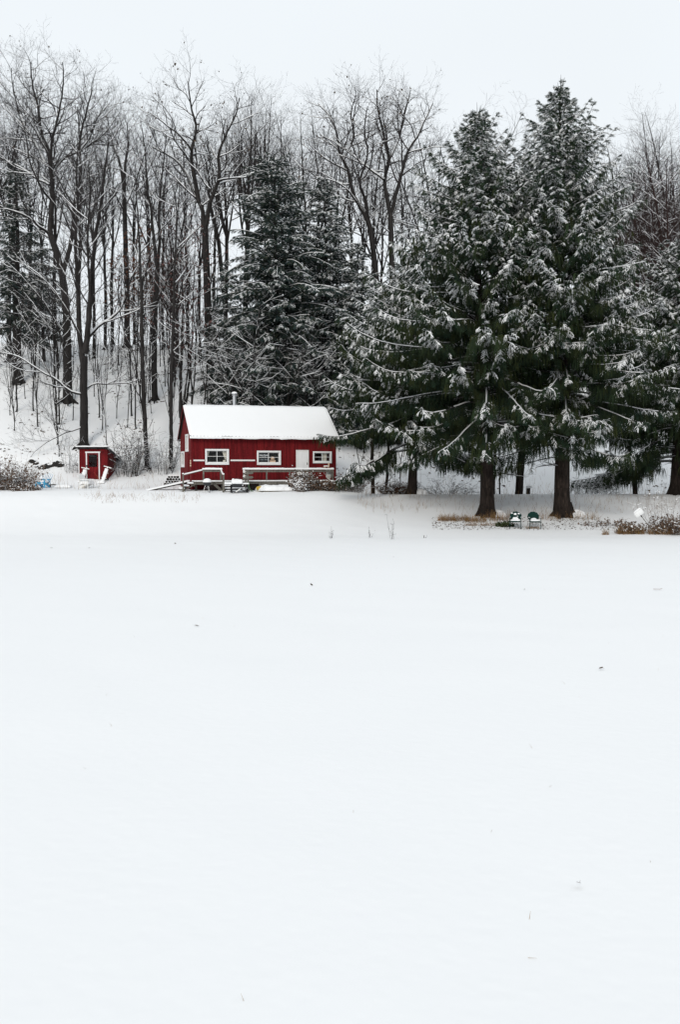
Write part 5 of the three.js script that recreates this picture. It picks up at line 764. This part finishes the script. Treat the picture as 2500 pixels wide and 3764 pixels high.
shrub('dead_flower_clump', 'clump of dead flower stalks with snow tufts under the deck railing', dp(1180, 3.0), { seed: 709, w: 1.1, dz: 0.6, h: 1.05, n: 90, sub: 6, spread: 0.3, arch: 0, leaves: 1300, tufts: 110, cat: 'plant' });
shrub('dead_flower_clump', 'dense brown clump of dead stalks at the corner of the deck', dp(1370, 2.9), { seed: 719, w: 1.5, dz: 0.7, h: 0.7, n: 70, sub: 6, spread: 0.4, arch: -0.03, leaves: 1700, tufts: 90, cat: 'plant' });
shrub('dead_flower_clump', 'tall dead stalks capped with snow balls by the cabin door', dp(1110, 2.9), { seed: 727, w: 0.5, dz: 0.4, h: 1.25, n: 18, sub: 4, spread: 0.2, arch: 0, leaves: 200, tufts: 90, cat: 'plant' });
shrub('dead_flower_clump', 'snow plastered dead plant in front of the deck clumps', dp(1150, 3.6), { seed: 733, w: 0.45, dz: 0.4, h: 0.75, n: 50, sub: 5, spread: 0.3, arch: 0, leaves: 250, tufts: 360, cat: 'plant' });
shrub('leafless_bush', 'round leafless bush at the right corner of the cabin', G(1285, 65.5), { seed: 739, w: 1.5, dz: 1, h: 1.45, n: 110, sub: 7, spread: 0.6, leaves: 700, tufts: 90, mat: M.barkRed });
shrub('leafless_bush', 'leafless bush around the rusty barrel', G(1460, 64.2), { seed: 743, w: 1.8, dz: 0.7, h: 0.95, n: 110, sub: 6, spread: 0.6, leaves: 900, tufts: 260, mat: M.barkRed });
shrub('leafless_bush', 'dark twiggy thicket between the red shed and the slim maple', G(468, 70.2), { seed: 751, w: 1.5, dz: 1.0, h: 3.2, n: 46, sub: 12, spread: 0.3, arch: 0.02, r: 0.014, leaves: 250, mat: M.twig });
shrub('leafless_bush', 'twiggy thicket close behind the slim maple near the cabin', G(585, 70.6), { seed: 757, w: 1.8, dz: 1.0, h: 2.6, n: 40, sub: 10, spread: 0.4, arch: 0.01, r: 0.011, mat: M.twig });
shrub('leafless_bush', 'thin leafless bush at the left wall of the shed', G(262, 70.8), { seed: 761, w: 1.1, dz: 0.6, h: 2.8, n: 18, sub: 9, spread: 0.35, arch: 0.01, r: 0.011, mat: M.twig });
shrub('leafless_bush', 'tall wispy leafless shrub above the brown bushes by the shovel', G(2445, 51.5), { seed: 769, w: 1.1, dz: 0.6, h: 2.0, n: 34, sub: 7, spread: 0.45, arch: 0, r: 0.006, tufts: 60 });
shrub('bramble_bush', 'brown bushes at the foot of the snow shovel', G(2480, 50.6), { seed: 773, w: 1.2, dz: 0.7, h: 0.95, n: 150, sub: 5, spread: 0.7, arch: -0.1, leaves: 2200, tufts: 160 });
shrub('dead_flower_clump', 'straw coloured dead plants left of the snow shovel', G(2325, 50.8), { seed: 787, w: 0.9, dz: 0.5, h: 0.55, n: 110, sub: 4, spread: 0.5, leaves: 900, tufts: 120, mat: M.grass, leafMat: M.bramble, cat: 'plant' });
shrub('dead_flower_clump', 'dark fallen twigs and dead leaves between trunk and straw coloured plants', G(2230, 53.3), { seed: 797, w: 2.2, dz: 0.8, h: 0.5, n: 60, sub: 6, spread: 1.2, arch: -0.12, leaves: 300, cat: 'plant' });
shrub('low_evergreen', 'small green leafy clump beside the green chairs', G(1858, 52.9), { seed: 809, w: 0.6, dz: 0.3, h: 0.32, n: 60, sub: 4, spread: 0.6, leaves: 700, leafMat: mat([0.04, 0.055, 0.022], 0.8), cat: 'plant' });
shrub('leafless_bush', 'fine dark twigs hanging behind the wide spruce trunk', G(1640, 64), { seed: 811, w: 2.2, dz: 0.8, h: 1.5, n: 60, sub: 8, spread: 1.0, arch: -0.16, r: 0.008, mat: M.twig });
shrub('leafless_bush', 'low brush along the terrace edge behind the tallest spruce', G(2180, 63.3), { seed: 821, w: 3, dz: 0.7, h: 1.1, n: 70, sub: 7, spread: 0.8, arch: -0.06, r: 0.007, mat: M.twig, tufts: 80 });
// single dry weeds standing in the field
for (const [px, d, h, label] of [[1218, 47.5, 0.6, 'single thin weed stalk standing alone in the field below the cabin'], [1358, 48.5, 0.5, 'dark forked weed stalk in the field below the spruces'], [1442, 47.6, 1.15, 'tall wispy weed with curled branches in the field below the spruces'], [1560, 48.3, 0.3, 'tiny dark weed stalk at the field edge before the spruces']]) shrub('dry_weed', label, G(px, d), { seed: 900 + px, w: 0.15, dz: 0.15, h, n: 4, sub: 3, spread: 0.25, arch: 0.02, r: 0.009, cat: 'weed', mat: M.twig, snow: 0 });
// fallen leaves on the open field
{
  const leafG = () => { const s = new THREE.Shape(); s.moveTo(0, -0.06); s.bezierCurveTo(0.07, -0.03, 0.05, 0.05, 0, 0.09); s.bezierCurveTo(-0.05, 0.05, -0.07, -0.03, 0, -0.06); const g = new THREE.ExtrudeGeometry(s, { depth: 0.004, bevelEnabled: false, curveSegments: 6 }), p = g.attributes.position; for (let i = 0; i < p.count; i++) p.setZ(i, p.getZ(i) + 5 * p.getX(i) ** 2 + 2.5 * p.getY(i) ** 2); g.computeVertexNormals(); return g; };
  const lg = leafG(), sg = rod([0, -0.06, 0], [0.01, -0.12, 0.01], 0.003, 0.002, 5);
  reseed(55); const leaf = (px, py, s, m, label) => { let d = 10; for (let k = 0; k < 60; k++) { const y = H(PX(px, d), -d); d = clamp((EYE - y) * FOCAL / Math.max(1, py - 1719), 2, 56); } const b = G(px, d), t = thing('fallen_leaf', label, 'leaf', [b[0], b[1] + 0.02, b[2]], rr(0, 6), 'fallen leaves on the field'); const a = part(t, 'blade', lg, m), q = part(t, 'stalk', sg, m); for (const o of [a, q]) { o.rotation.x = rr(-1.9, -0.9); o.scale.setScalar(s * 0.62); } };
  for (const [px, py, s] of [[1145, 2155, 1], [718, 2308, 0.7], [324, 2016, 1.6], [642, 2000, 1.3], [2220, 2468, 0.6], [1932, 2172, 0.7], [185, 1940, 1.5], [1447, 2050, 0.8], [2144, 3289, 0.35]]) leaf(px, py, s, M.litter, 'dark curled leaf lying on the open snow');
  leaf(2418, 2172, 1.1, M.leafRust, 'rusty leaf lying beside another on the open snow'); leaf(2434, 2172, 0.9, M.leafRust, 'rusty leaf lying beside another on the open snow');
}
// ---------------------------------------------------------------- litter and grass that nobody could count
{
  reseed(1001); const lg = new THREE.PlaneGeometry(0.16, 0.12), ms = [];
  const lay = (x, z, s) => { const q = new THREE.Quaternion().setFromEuler(new THREE.Euler(-Math.PI / 2 + rr(-0.7, 0.7), rr(-0.5, 0.5), rr(0, 6))); ms.push(new THREE.Matrix4().compose(V(x, H(x, z) + 0.015, z), q, V(s, s, s))); };
  for (let i = 0; i < 9000; i++) { const d = rr(70, 104), x = rr(-34, 38), n = fbm(x * 0.45, d * 0.45, 3); if (n < 0.5 + 0.12 * rnd()) continue; lay(x, -d, rr(0.5, 1.5)); }
  for (let i = 0; i < 1500; i++) { const d = rr(51.8, 55.6), px = rr(1590, 2300), x = PX(px, d); if (fbm(x * 0.8, d * 0.8, 3) < 0.46) continue; lay(x, -d, rr(0.15, 0.5)); }
  const o = inst(scene, 'leaf_litter', lg, M.litter, ms); o.userData = { kind: 'stuff', label: 'dead leaves showing through the thin snow', category: 'leaf litter' };
}
{
  reseed(1009); const W = new Wood(); W.tube([V(0, 0, 0), V(0.02, 0.5, 0), V(0.14, 0.95, 0.03)], [0.006, 0.005, 0.002], 3); const g = W.geo(), ms = [], cs = [];
  const blade = (x, z, h, lean = 0.35, small = false) => { const q = new THREE.Quaternion().setFromEuler(new THREE.Euler(rr(-lean, lean), rr(0, 6.28), rr(-lean, lean))); ms.push(new THREE.Matrix4().compose(V(x, H(x, z) - 0.02, z), q, V(small ? 0.25 : 1, h, small ? 0.25 : 1))); const v = rr(0.4, 1.2); cs.push(lin(v, v * rr(0.8, 1), v * rr(0.6, 1))); };
  const patch = (px, d, n, w, dz, h) => { for (let i = 0; i < n; i++) blade(PX(px, d) + rr(-w, w), -(d + rr(-dz, dz)), h * rr(0.4, 1.2), 0.5); };
  patch(1645, 54.7, 260, 0.5, 0.3, 0.42); patch(1700, 54.9, 160, 0.4, 0.4, 0.35); patch(1750, 54.6, 260, 0.6, 0.5, 0.4); patch(1845, 55, 220, 0.8, 0.6, 0.55); patch(2010, 55.2, 110, 0.8, 0.5, 0.4); patch(2140, 55.3, 130, 0.9, 0.6, 0.45); patch(1780, 53.3, 260, 1.0, 0.2, 0.2); patch(1960, 52.4, 130, 0.35, 0.12, 0.15); patch(2230, 50.2, 60, 0.18, 0.1, 0.35); patch(2320, 50.6, 500, 0.7, 0.3, 0.4); patch(2450, 50.5, 500, 0.9, 0.3, 0.5);
  patch(530, 58, 120, 3.2, 0.8, 0.4); patch(380, 58.5, 40, 1.5, 0.6, 0.35);
  for (let i = 0; i < 520; i++) blade(rr(1, 20), -rr(56.5, 61.5), rr(0.15, 0.55)); for (let i = 0; i < 1400; i++) blade(rr(-25, 25), -rr(62.5, 74), rr(0.2, 0.8));
  for (let i = 0; i < 120; i++) { const d = rr(3, 50); blade(rr(-0.36, 0.36) * d, -d, rr(0.02, 0.05), 0.6, true); }
  const o = inst(scene, 'dry_grass', g, M.grass, ms, cs); o.userData = { kind: 'stuff', label: 'dry grass blades poking out of the snow', category: 'grass' };
}
scene.traverse((o) => { if (o.isMesh) o.castShadow = o.receiveShadow = true; });
renderer.render(scene, camera);
